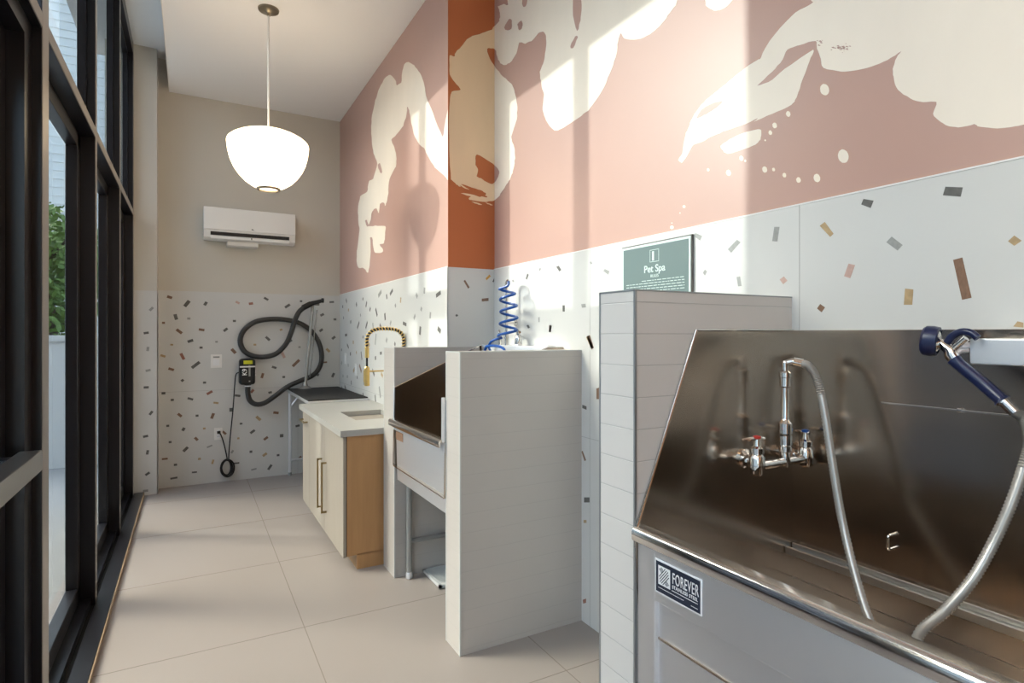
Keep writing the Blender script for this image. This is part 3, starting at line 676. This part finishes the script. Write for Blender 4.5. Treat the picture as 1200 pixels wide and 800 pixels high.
bar(Vector((CX, 4.352, .242)), Vector((CX, 4.352, .612)), .008, d1, 0)
bar(Vector((CX, 4.510, .242)), Vector((CX, 4.510, .612)), .008, d2, 0)
bar(Vector((CX, 5.12, .80)), Vector((CX, 5.33, .80)), .008, d3, 0)
# worktop with basin cut-out
WX, WY0, WY1, WZ = .846, 3.79, 5.42, .922
SX0, SX1, SY0, SY1 = 1.05, 1.38, 4.22, 4.72
b = MB()
b.box(WX, SX0, WY0, WY1, CZ, WZ); b.box(SX1, XSN - .001, WY0, WY1, CZ, WZ); b.box(SX0, SX1, WY0, SY0, CZ, WZ); b.box(SX0, SX1, SY1, WY1, CZ, WZ)
bmesh.ops.remove_doubles(b.bm, verts=b.bm.verts, dist=.0005)
tag(b.build('worktop', 'stone'), 'pale grey stone worktop lying on the oak cabinet', 'worktop')
b = MB(); w_ = .012
b.box(SX0 - .01, SX0 + .004, SY0 - .01, SY1 + .01, .74, CZ - .001); b.box(SX1 - .004, SX1 + .01, SY0 - .01, SY1 + .01, .74, CZ - .001)
b.box(SX0, SX1, SY0 - .01, SY0 + .004, .74, CZ - .001); b.box(SX0, SX1, SY1 - .004, SY1 + .01, .74, CZ - .001); b.box(SX0, SX1, SY0, SY1, .73, .745)
sk = tag(b.build('sink_basin', 'porcelain'), 'white rectangular sink set under the grey worktop', 'sink')
m = MB(); m.lathe([(.03, 0), (.028, .004), (.012, .003)], (1.21, 4.47, .745), n=20); m.build('drain', 'chrome', sk)
# brass faucet
fy = 4.44
FA = thing('kitchen_faucet', (1.44, fy, WZ), 'brass spring-neck faucet arching over the worktop sink', 'faucet')
f0 = onY(473, 470, fy).x; fx1 = onY(430, 430, fy).x; ft = onY(451, 385, fy).z; zb0 = onY(430, 452, fy).z; zb1 = onY(430, 429, fy).z; zc1 = onY(430, 410, fy).z; zc0 = onY(430, 416, fy).z
m = MB(); m.lathe([(.03, 0), (.03, .008), (.022, .014), (.02, .2), (.016, .205), (.014, .36)], (f0, fy, WZ), n=24); m.build('post', 'brass', FA)
rr_ = (f0 - fx1) / 2; cx_ = (f0 + fx1) / 2; zc = ft - .095
arc = [Vector((f0, fy, WZ + .36)), Vector((f0, fy, zc - .05))] + [Vector((cx_ + math.copysign(abs(math.cos(t)) ** .75, math.cos(t)) * rr_, fy, zc + math.sin(t) ** .8 * .095)) for t in [k * math.pi / 14 for k in range(15)]] + [Vector((fx1, fy, zc - .03)), Vector((fx1, fy, zc1))]
sp = spline(arc, 8)
m = MB(); m.tube(sp, .0115, 12); m.tube([Vector((fx1, fy, zc0)), Vector((fx1, fy, zb1))], .0085, 10); m.build('inner_hose', 'black', FA)
# spring: a helix round the arc
acc = [0]
for i in range(1, len(sp)): acc.append(acc[-1] + (sp[i] - sp[i - 1]).length)
hel = []; n = 1300; i = 0; pitch = .024
u = EY
for k in range(n):
    d_ = acc[-1] * k / (n - 1)
    while i < len(sp) - 2 and acc[i + 1] < d_: i += 1
    t = (sp[i + 1] - sp[i]).normalized(); q = t.cross(EY).normalized(); p = sp[i] + t * (d_ - acc[i]); an = 2 * math.pi * d_ / pitch
    hel.append(p + (EY * math.cos(an) + q * math.sin(an)) * .0135)
m = MB(); m.tube(hel, .0045, 6); m.build('spring', 'brass', FA, 60)
m = MB(); m.cyl((fx1, fy, zc1 + .02), (fx1, fy, zc0 - .02), .0165, 18); m.build('spring_collar', 'brass', FA)
m = MB(); m.lathe([(.016, 0), (.021, .004), (.021, zb1 - zb0 - .02), (.016, zb1 - zb0 - .005), (.010, zb1 - zb0)], (fx1, fy, zb0), n=24)
m.box(fx1 - .026, fx1 - .016, fy - .006, fy + .006, zb0 + .03, zb1 - .03, .002, 1); m.build('spray_head', 'brass', FA)
zz = onY(443, 434.5, fy).z
m = MB(); m.tube([(f0, fy, zz), (fx1 + .02, fy, zz)], .006, 10); m.build('docking_arm', 'brass', FA)
m = MB(); m.tube([(f0, fy - .018, WZ + .1), (f0 - .01, fy - .09, WZ + .115)], .006, 10); m.build('lever', 'brass', FA)

# ------------------------------------------------------------------ dog wash tubs
XBK = XN - .008     # face of the back splash
def tub(name, label, y0, y1, xf, zr, zt, side, zfl, apron_z, sides=(1, 1)):
    t = thing(name, (xf, y0, 0), label, 'dog bath')
    m = MB(); m.box(XBK, XN - .0005, y0, y1, zfl, zt, .001, 1); m.build('back_splash', 'steel', t)
    for k, (ya, yb) in enumerate(((y1 - .006, y1), (y0, y0 + .006))):
        if not sides[k]: continue
        m = MB(); pts = [(xf + .03, ya, zfl)] + [(x, ya, z) for x, z in side] + [(XBK, ya, zfl)]
        m.prism(pts, (0, yb - ya, 0)); 
        yy = ya - .002 if k == 0 else yb - .006
        m.mi = 1
        for p, q in zip(side, side[1:]): m.tube([(p[0], yy, p[1]), (q[0], yy, q[1])], .0045, 8)
        m.build('side_panel', ['steel', 'steel_bright'], t)
    m = MB(); m.box(xf + .03, XBK, y0 + .006, y1 - .006, zfl - .006, zfl)
    m.prism([(xf + .035, y0 + .006, zr - .004), (xf + .043, y0 + .006, zr - .004), (xf + .10, y0 + .006, zfl), (xf + .09, y0 + .006, zfl)], (0, y1 - y0 - .012, 0)); m.build('basin', 'steel', t)
    prof = [(xf + .045, zr - .010), (xf + .045, zr)] + [(xf + .016 + .016 * math.cos(an), zr - .016 + .016 * math.sin(an)) for an in [math.pi / 2 + k * math.pi / 12 for k in range(7)]] + [(xf, zr - .034), (xf + .004, zr - .040), (xf + .010, zr - .040), (xf + .010, zr - .014)]
    m = MB(); m.prism([(x, y0 + .002, z) for x, z in prof], (0, y1 - y0 - .004, 0)); m.build('rolled_rim', 'steel_bright', t, 50)
    return t
# --- near tub
T2Y0, T2Y1 = -.22, 1.2935
side2 = [(1.125, .975), (1.372, 1.562), (XBK, 1.562)]
T2 = tub('dog_wash_tub', 'large stainless dog wash tub against the tall tiled divider', T2Y0, T2Y1, 1.116, .992, 1.562, side2, .70, .81)
m = MB(); m.box(1.128, 1.138, T2Y0 + .01, 1.212, .808, .974, .002, 1); m.build('apron', 'steel_out', T2)
m = MB(); m.box(1.150, 1.158, T2Y0 + .01, 1.216, .06, .815); m.build('front_panel', 'steel_out', T2)
for y in (1.215, T2Y0 + .01):
    m = MB(); m.box(1.134, 1.17, y, y + .072, 0, .97, .003, 1); m.build('leg_post', 'steel_out', T2)
m = MB(); m.box(XBK - .036, XBK, T2Y0 + .02, T2Y1 - .008, .796, .806, .002, 1); m.box(XBK - .042, XBK - .034, T2Y0 + .02, T2Y1 - .008, .790, .815, .002, 1); m.box(XBK - .006, XBK, T2Y0 + .02, T2Y1 - .008, .806, .822, .002, 1); m.build('grate_rail', 'aluminium', T2)
m = MB(); m.box(XBK - .012, XBK, T2Y0 + .02, .985, 1.338, 1.344, .001, 1); m.cyl((XBK - .006, .786, 1.341), (XBK - .006, .776, 1.341), .007, 10); m.build('hanging_rail', 'steel_bright', T2)
m = MB(); m.box(1.722, XBK, T2Y0 + .05, .713, 1.473, 1.538, .004, 2); m.build('shelf', 'steel_out', T2)
dy, dz1, dz0 = .956, .949, .908
m = MB(); m.tube([(XBK, dy, dz1), (XBK - .02, dy, dz1), (XBK - .026, dy, dz1 - .006), (XBK - .026, dy, dz0 + .006), (XBK - .02, dy, dz0), (XBK, dy, dz0)], .004, 8, smooth=4); m.build('tether_loop', 'chrome', T2)
# name plate
sx = 1.1262; P0 = onX(768, 654, 1.127); P1 = onX(822.5, 679, 1.127); zb = onX(768, 692, 1.127).z
ya, yb, zt_, zb_ = P1.y, P0.y, (P0.z + P1.z) / 2, zb
SP = MB(); SP.mi = 1; SP.box(1.1262, 1.128, ya, yb, zb_, zt_); SP.mi = 0; SP.box(1.1256, 1.1264, ya + .004, yb - .004, zb_ + .004, zt_ - .004)
plate = SP.build('name_plate', ['navy', 'white'], T2)
hgt, wid = zt_ - zb_, yb - ya
m = MB(); xq = 1.1254
ey1, ey0 = yb - .013, yb - .013 - .045; ez1, ez0 = zt_ - .014, zt_ - .014 - .052
m.box(xq, xq + .0008, ey0, ey1, ez0, ez1)
m.mi = 1
xq2 = xq - .0004
def stripe(cy, cz, l, w, ang):
    a_ = Vector((0, math.cos(ang), math.sin(ang))); q_ = Vector((0, -math.sin(ang), math.cos(ang))); c_ = Vector((xq2, cy, cz))
    m.ngon([c_ + a_ * l + q_ * w, c_ - a_ * l + q_ * w, c_ - a_ * l - q_ * w, c_ + a_ * l - q_ * w], NX)
ecy, ecz = (ey0 + ey1) / 2, (ez0 + ez1) / 2
for k in range(-2, 3): stripe(ecy + k * .0035, ecz + k * .0045, .024 - abs(k) * .003, .0011, R(-50))
for k in range(4): stripe(ecy + .013 - .002 * k, ecz + .014 + .0025 * k - .002, .0075 - .001 * k, .0009, R(40)); stripe(ecy - .013 + .002 * k, ecz - .014 - .0025 * k + .002, .0075 - .001 * k, .0009, R(40))
m.build('emblem', ['white', 'navy'], plate)
lettering('plate_lettering', 'FOREVER', .042, (xq2, ey0 - .008, zt_ - .033), (0, -1, 0), (0, 0, 1), 'white', plate, align='LEFT', space=1.12, width=ey0 - ya - .018)
lettering('plate_lettering', 'STAINLESS STEEL', .013, (xq2, ey0 - .008, zt_ - .055), (0, -1, 0), (0, 0, 1), 'white', plate, align='LEFT', space=1.12, width=ey0 - ya - .02)
m = MB(); m.box(xq2, xq2 + .0005, ya + .012, ey0 - .006, zt_ - .066, zt_ - .0645); m.box(xq2, xq2 + .0005, ya + .06, ey1, zb_ + .016, zb_ + .0172); m.box(xq2, xq2 + .0005, ya + .012, ya + .035, zb_ + .0125, zb_ + .014); m.build('fine_print', 'white', plate)

# --- far tub, between the short dividers
T1Y0, T1Y1 = 2.714, 3.5635
side1 = [(1.125, 1.0), (1.129, 1.212), (1.482, 1.365), (1.74, 1.474), (XBK, 1.474)]
T1 = tub('dog_wash_tub', 'small stainless dog wash tub between the two short tiled dividers', T1Y0, T1Y1, 1.09, 1.015, 1.474, side1, .72, .89)
m = MB(); m.box(1.122, 1.132, T1Y0 + .004, T1Y1 - .004, .945, .998, .002, 1); m.build('apron', 'steel_out', T1)
m = MB(); m.prism([(1.1325, T1Y0 + .004, .95), (1.15, T1Y0 + .004, .95), (1.16, T1Y0 + .004, .66), (1.82, T1Y0 + .004, .66), (1.82, T1Y0 + .004, .63), (1.142, T1Y0 + .004, .63)], (0, T1Y1 - T1Y0 - .03, 0)); m.build('tub_shell', 'steel_out', T1)
for (x, y) in ((1.212, 3.515), (1.78, 3.515), (1.212, 2.76), (1.78, 2.76)):
    m = MB(); m.cyl((x, y, .04), (x, y, .65), .018, 14); lg = m.build('leg', 'trim_metal', T1)
    m = MB(); m.lathe([(.016, 0), (.022, .004), (.022, .03), (.017, .045)], (x, y, 0), n=16); m.build('foot', 'steel_out', lg)
m = MB(); m.cyl((1.212, 3.515, .235), (1.78, 3.515, .235), .0155, 12); m.cyl((1.78, 2.76, .235), (1.78, 3.515, .235), .0155, 12); m.build('stretcher', 'trim_metal', T1)
m = MB(); m.box(1.108, 1.126, T1Y0 + .001, T1Y0 + .012, 1.0, 1.228, .002, 1); m.build('corner_flange', 'steel_out', T1)
m = MB(); m.box(1.1305, 1.1325, 3.40, 3.53, .888, .940); m.build('name_plate', 'chip_brown', T1)
m = MB(); m.box(1.735, XBK, T1Y0 + .02, T1Y1 - .02, 1.41, 1.476, .004, 2); m.box(1.74, 1.80, 2.72, 2.86, 1.470, 1.486, .006, 2); m.build('shelf', 'steel_out', T1)
# blue coil sprayer hose on its riser
CF = thing('spray_faucet', (1.76, 3.27, 1.47), 'faucet riser with blue coiled spray hose above the far tub', 'faucet')
m = MB(); m.cyl((1.775, 3.262, 1.30), (1.775, 3.262, 1.83), .011, 12); m.tube([(1.775, 3.262, 1.83), (1.775, 3.258, 1.868), (1.768, 3.235, 1.886), (1.752, 3.20, 1.884), (1.74, 3.17, 1.875)], .011, 12, smooth=4); m.build('riser', 'chrome', CF)
m = MB(); m.cyl((XN - .001, 3.262, 1.62), (1.77, 3.262, 1.62), .008, 10); m.lathe([(.02, 0), (.02, .006)], (XN - .001, 3.262, 1.62), axis=(-1, 0, 0), n=16); m.build('wall_bracket', 'chrome', CF)
for za, zb__ in ((1.52, 1.56), (1.66, 1.685)):
    m = MB(); m.cyl((1.775, 3.262, za), (1.775, 3.262, zb__), .016, 14); m.build('riser_nut', 'chrome', CF)
m = MB(); cp = [Vector((1.74, 3.17, 1.875)), Vector((1.735, 3.168, 1.85))]
nn = 130
for k in range(nn):
    f = k / (nn - 1); an = -.6 + f * 2 * math.pi * 4.1; rad = .058 + .012 * f
    cp.append(Vector((1.745 + math.sin(an) * rad * .75 - .01, 3.185 + math.cos(an) * rad - .03 * math.sin(f * 3), 1.835 - f * .31)))
cp += [Vector((1.72, 3.26, 1.52)), Vector((1.70, 3.33, 1.50)), Vector((1.70, 3.36, 1.46)), Vector((1.70, 3.33, 1.42)), Vector((1.68, 3.38, 1.36)), Vector((1.66, 3.42, 1.25))]
m.tube(spline(cp, 2), .0085, 10); m.build('coil_hose', 'blue', CF)
m = MB(); m.tube([(1.66, 3.42, 1.25), (1.67, 3.36, 1.44), (1.66, 3.28, 1.472), (1.68, 3.16, 1.468), (1.69, 3.11, 1.42), (1.7, 3.08, 1.2)], .0085, 10, smooth=5); m.build('lower_hose', 'blue', CF)
m = MB(); m.lathe([(.02, 0), (.024, .01), (.02, .06), (.012, .07), (.012, .1)], (1.79, 3.13, 1.476), n=18); m.cyl((1.79, 3.13, 1.55), (1.77, 3.08, 1.56), .008, 10); m.build('valve', 'chrome', CF)
m = MB(); m.cyl((1.80, 3.40, 1.476), (1.80, 3.40, 1.56), .014, 14); m.cyl((1.80, 3.40, 1.55), (1.775, 3.36, 1.57), .007, 10); m.build('valve', 'chrome', CF)
# grate on the floor under the far tub
b = MB(); gx0, gx1, gy0, gy1 = 1.318, 1.70, 3.268, 3.555
b.box(gx0, gx1, gy0, gy0 + .02, .006, .022); b.box(gx0, gx1, gy1 - .02, gy1, .006, .022); b.box(gx0, gx0 + .018, gy0, gy1, .006, .022); b.box(gx1 - .02, gx1, gy0, gy1, .006, .022)
for k in range(16): y = gy0 + .026 + k * .0155; b.box(gx0 + .018, gx1 - .02, y, y + .008, .006, .020)
go = b.build('floor_grate', 'chip_light'); tag(go, 'grey slotted grate lying on the floor under the far tub', 'grate')
m = MB(); m.box(gx0 + .004, gx1 - .004, gy0 + .004, gy1 - .004, 0, .0065); m.build('pan', 'trim_metal', go)

# ------------------------------------------------------------------ near tub faucet with sprayer
yv = 1.205
SF = thing('spray_faucet', (1.62, T2Y1, 1.13), 'chrome wall faucet with braided hose and blue sprayer in near tub', 'faucet')
vl, vr = onY(887, 548, yv), onY(944, 535, yv); vm = onY(920, 541, yv)
zv = (vl.z + vr.z) / 2
VL, VR, VM = Vector((vl.x, yv, zv)), Vector((vr.x, yv, zv)), Vector((vm.x, yv, zv))
m = MB()
wdx = onY(870, 546, T2Y1).x - VL.x
for V in (VL, VR):
    yw = T2Y1 - .006; WP = Vector((min(V.x + wdx, 1.806), yw, V.z + .006)); da = (V - WP).normalized()
    m.lathe([(.031, 0), (.031, .006), (.02, .014), (.016, .02)], WP, axis=(0, -1, 0), n=20)
    m.cyl(WP, V, .016, 16); m.lathe([(.021, 0), (.021, .018)], WP + da * .03, axis=da, n=6)
    m.lathe([(.014, -.028), (.022, -.022), (.025, 0), (.023, .03), (.017, .038), (.0215, .041), (.0215, .058), (.012, .064), (.0085, .085)], V, n=20)
m.tube([VL, VM, VR], .014, 14); m.lathe([(.014, -.016), (.017, 0), (.014, .03), (.019, .034), (.019, .05), (.012, .056)], VM, n=20); m.build('valve_body', 'chrome', SF)
m = MB(); m.tube([VL + EZ * .085 + Vector((.03, -.004, 0)), VL + EZ * .088, VL + EZ * .082 + Vector((-.045, .02, 0))], .006, 10, rf=lambda i, k: (.005, .008, .0045)[i]); h1 = m.build('handle', 'chrome', SF)
m = MB(); m.lathe([(.012, 0), (.012, .006), (.004, .009)], VL + EZ * .088, n=16); m.build('index_button', 'red', h1); 
m = MB(); m.tube([VR + EZ * .085 + Vector((.0, -.016, 0)), VR + EZ * .088, VR + EZ * .084 + Vector((.01, .045, 0))], .006, 10, rf=lambda i, k: (.005, .008, .0045)[i]); h2 = m.build('handle', 'chrome', SF)
m = MB(); m.lathe([(.012, 0), (.012, .006), (.004, .009)], VR + EZ * .088, n=16); m.build('index_button', 'blue', h2)
ztop = onY(918, 438, yv).z
m = MB(); m.lathe([(.014, .05), (.021, .055), (.021, .085), (.014, .09), (.022, .093), (.022, .125), (.014, .135), (.0115, .14), (.0115, ztop - zv - .045), (.017, ztop - zv - .04), (.017, ztop - zv - .012), (.0195, ztop - zv - .01), (.0195, ztop - zv + .004), (.011, ztop - zv + .01)], VM, n=20)
g0 = VM + EZ * (ztop - zv)
h0 = onX(940, 425.5, VM.x + .035)
m.tube([g0, g0 + EZ * .035, onX(922, 425, VM.x + .004), onX(929, 423.5, VM.x + .015), h0], .0105, 12, smooth=4); m.tube([onX(929, 423.5, VM.x + .015), h0], .0155, 12); m.build('riser', 'chrome', SF)
hs = [h0] + [onX(u, v, x) for u, v, x in ((949, 430, 1.71), (958, 446, 1.70), (965, 476, 1.69), (972, 520, 1.68), (979, 565, 1.67), (987, 610, 1.66), (1000, 665, 1.63), (1016, 718, 1.60))]
hs += [Vector((1.58, .84, .725)), Vector((1.54, .78, .712)), Vector((1.49, .73, .74))] + [onX(u, v, x) for u, v, x in ((1076, 745, 1.50), (1108, 715, 1.53), (1140, 678, 1.57), (1164, 636, 1.61), (1184, 592, 1.64), (1200, 545, 1.67), (1207, 515, 1.69), (1200, 492, 1.70), (1190, 483, 1.70))]
m = MB(); m.tube(spline(hs, 22), .0105, 12, rf=lambda i, k: .0132 if i % 2 else .0104); m.build('braided_hose', 'acrylic', SF, 70)
xs = 1.70
def sp_(u, v, x=xs): return onX(u, v, x)
m = MB(); m.cyl(sp_(1190, 484), sp_(1176, 470.5), .0125, 16); m.lathe([(.0155, 0), (.0155, .006)], sp_(1174, 469.5), axis=sp_(1190, 484) - sp_(1172, 468), n=16); m.build('swivel', 'steel_bright', SF)
m = MB(); m.tube([sp_(1175, 470), sp_(1172, 467), sp_(1150, 448), sp_(1124, 427), sp_(1118, 421)], .015, 16, rf=lambda i, k: (.0195, .015, .0155, .0145, .017)[i]); m.build('grip', 'blue_dark', SF)
ca = sp_(1093, 399.5); axn = (sp_(1076, 399.5) - sp_(1112, 404)).normalized(); axn = (axn + Vector((-.25, 0, 0))).normalized()
m = MB(); m.tube([sp_(1121, 424), sp_(1115, 416), sp_(1113, 410), sp_(1105, 404), ca - axn * .005], .012, 14, rf=lambda i, k: (.014, .016, .014, .012, .014)[i]); m.tube([sp_(1114, 412), sp_(1122, 404), sp_(1132, 396)], .009, 12); m.lathe([(.012, -.02), (.027, -.012), (.031, .004), (.028, .012)], ca, axis=axn, n=28); m.build('spray_body', 'chrome', SF)
m = MB(); m.lathe([(.031, -.014), (.038, -.012), (.040, 0), (.039, .016), (.034, .022), (.026, .020), (.026, .012), (.031, .010)], ca, axis=axn, n=32, closed=True); m.build('nozzle_ring', 'blue_dark', SF)
m = MB(); m.tube([sp_(1110, 401), sp_(1117, 393), sp_(1127, 388.5), sp_(1138, 390), sp_(1146, 396)], .009, 12, smooth=4); m.build('trigger_lever', 'blue_dark', SF)
m = MB(); m.tube([sp_(1122, 404, 1.70), sp_(1128, 407, 1.715), sp_(1136, 404, 1.73)], .008, 10); m.tube([sp_(1117, 416), sp_(1126, 411, 1.712), sp_(1134, 410, 1.724)], .007, 10); m.build('hook', 'steel_out', SF)

# ------------------------------------------------------------------ wall sign
SGX = XN - .014
s0, s1 = onX(729, 290, SGX), onX(810.5, 275, SGX)
ya, yb, zt_ = s1.y, s0.y, (s0.z + s1.z) / 2 + .001; zb_ = zt_ - .36
SG = thing('wall_sign', (XN, (ya + yb) / 2, zb_), 'grey-green wall sign reading Pet Spa above the tall divider', 'sign')
m = MB(); m.box(SGX, XN - .0005, ya, yb, zb_, zt_, .001, 1); m.build('backing', 'chip_dark', SG)
m = MB(); m.box(SGX - .002, SGX + .001, ya + .004, yb - .004, zb_ + .004, zt_ - .006); m.build('bevelled_border', 'sign_text', SG)
m = MB(); m.box(SGX - .004, SGX - .001, ya + .016, yb - .016, zb_ + .015, zt_ - .017); face = m.build('face', 'sign', SG)
xt = SGX - .0046; cy = (ya + yb) / 2; wid = yb - ya
def sz(v): return onX(770, v, xt).z
def sy(u): return onX(u, 310, xt).y
lettering('sign_lettering', 'Pet Spa', .046, (xt, (sy(756) + sy(778)) / 2, sz(314.2)), (0, -1, 0), (0, 0, 1), 'sign_text', face, bold=.0006)
lettering('sign_lettering', 'RULES', .019, (xt, (sy(761) + sy(773)) / 2, sz(322.6)), (0, -1, 0), (0, 0, 1), 'sign_text', face)
m = MB(); l0, l1, lz1, lz0 = sy(772), sy(761.5), sz(291.5), sz(306)
for (a_, c_, z0_, z1_) in ((l0, l1, lz1 - .002, lz1), (l0, l1, lz0, lz0 + .002), (l0, l0 + .002, lz0, lz1), (l1 - .002, l1, lz0, lz1)): m.box(xt, xt + .001, a_, c_, z0_, z1_)
yc_ = sy(765.2); m.box(xt, xt + .001, yc_ - .006, yc_ + .006, sz(304.5), sz(293.5)); m.build('logo', 'sign_text', face)
m = MB(); rl = random.Random(2)
for k, zz_ in enumerate((327.5, 330.6, 333.8, 336.9, 340)):
    y = sy(734) if k else sy(752)
    while y > sy(801):
        w_ = rl.uniform(.008, .03); m.box(xt, xt + .0008, max(y - w_, sy(802)), y, sz(zz_) - .0014, sz(zz_) + .0014); y -= w_ + .006
m.build('small_print', 'sign_text', face)

# ------------------------------------------------------------------ light
sun = bpy.data.lights.new('sun', 'SUN'); sun.energy = 1.25; sun.angle = R(.7); sun.color = (1.0, .95, .89)
so = bpy.data.objects.new('sun', sun); COL.objects.link(so)
d = Vector((1.0, -.63, -.445)).normalized(); so.rotation_euler = d.to_track_quat('-Z', 'Y').to_euler()
W = bpy.data.worlds.new('sky'); S.world = W; W.use_nodes = True; nt = W.node_tree
bg = nt.nodes['Background']; sk_ = nt.nodes.new('ShaderNodeTexSky'); sk_.sky_type = 'NISHITA'; sk_.sun_disc = False; sk_.sun_elevation = R(40); sk_.sun_rotation = math.atan2(-1.0, .63); sk_.dust_density = 4; sk_.air_density = 1.0; sk_.ozone_density = .6
hs_ = nt.nodes.new('ShaderNodeHueSaturation'); hs_.inputs['Saturation'].default_value = .8
nt.links.new(sk_.outputs[0], hs_.inputs['Color']); nt.links.new(hs_.outputs[0], bg.inputs[0]); bg.inputs[1].default_value = .50
# ------------------------------------------------------------------ camera
cam = bpy.data.cameras.new('camera'); co_ = bpy.data.objects.new('camera', cam); COL.objects.link(co_); S.camera = co_
cam.sensor_width = 36; cam.sensor_fit = 'HORIZONTAL'; cam.lens = F / 1200 * 36; cam.shift_y = -(400 - Y0) / 1200; cam.clip_start = .05
co_.location = (0, 0, H); co_.rotation_euler = (R(90), 0, -TH)
S.view_settings.view_transform = 'Standard'; S.view_settings.look = 'None'; S.view_settings.exposure = 1.12; S.view_settings.gamma = 1; S.view_settings.use_curve_mapping = False
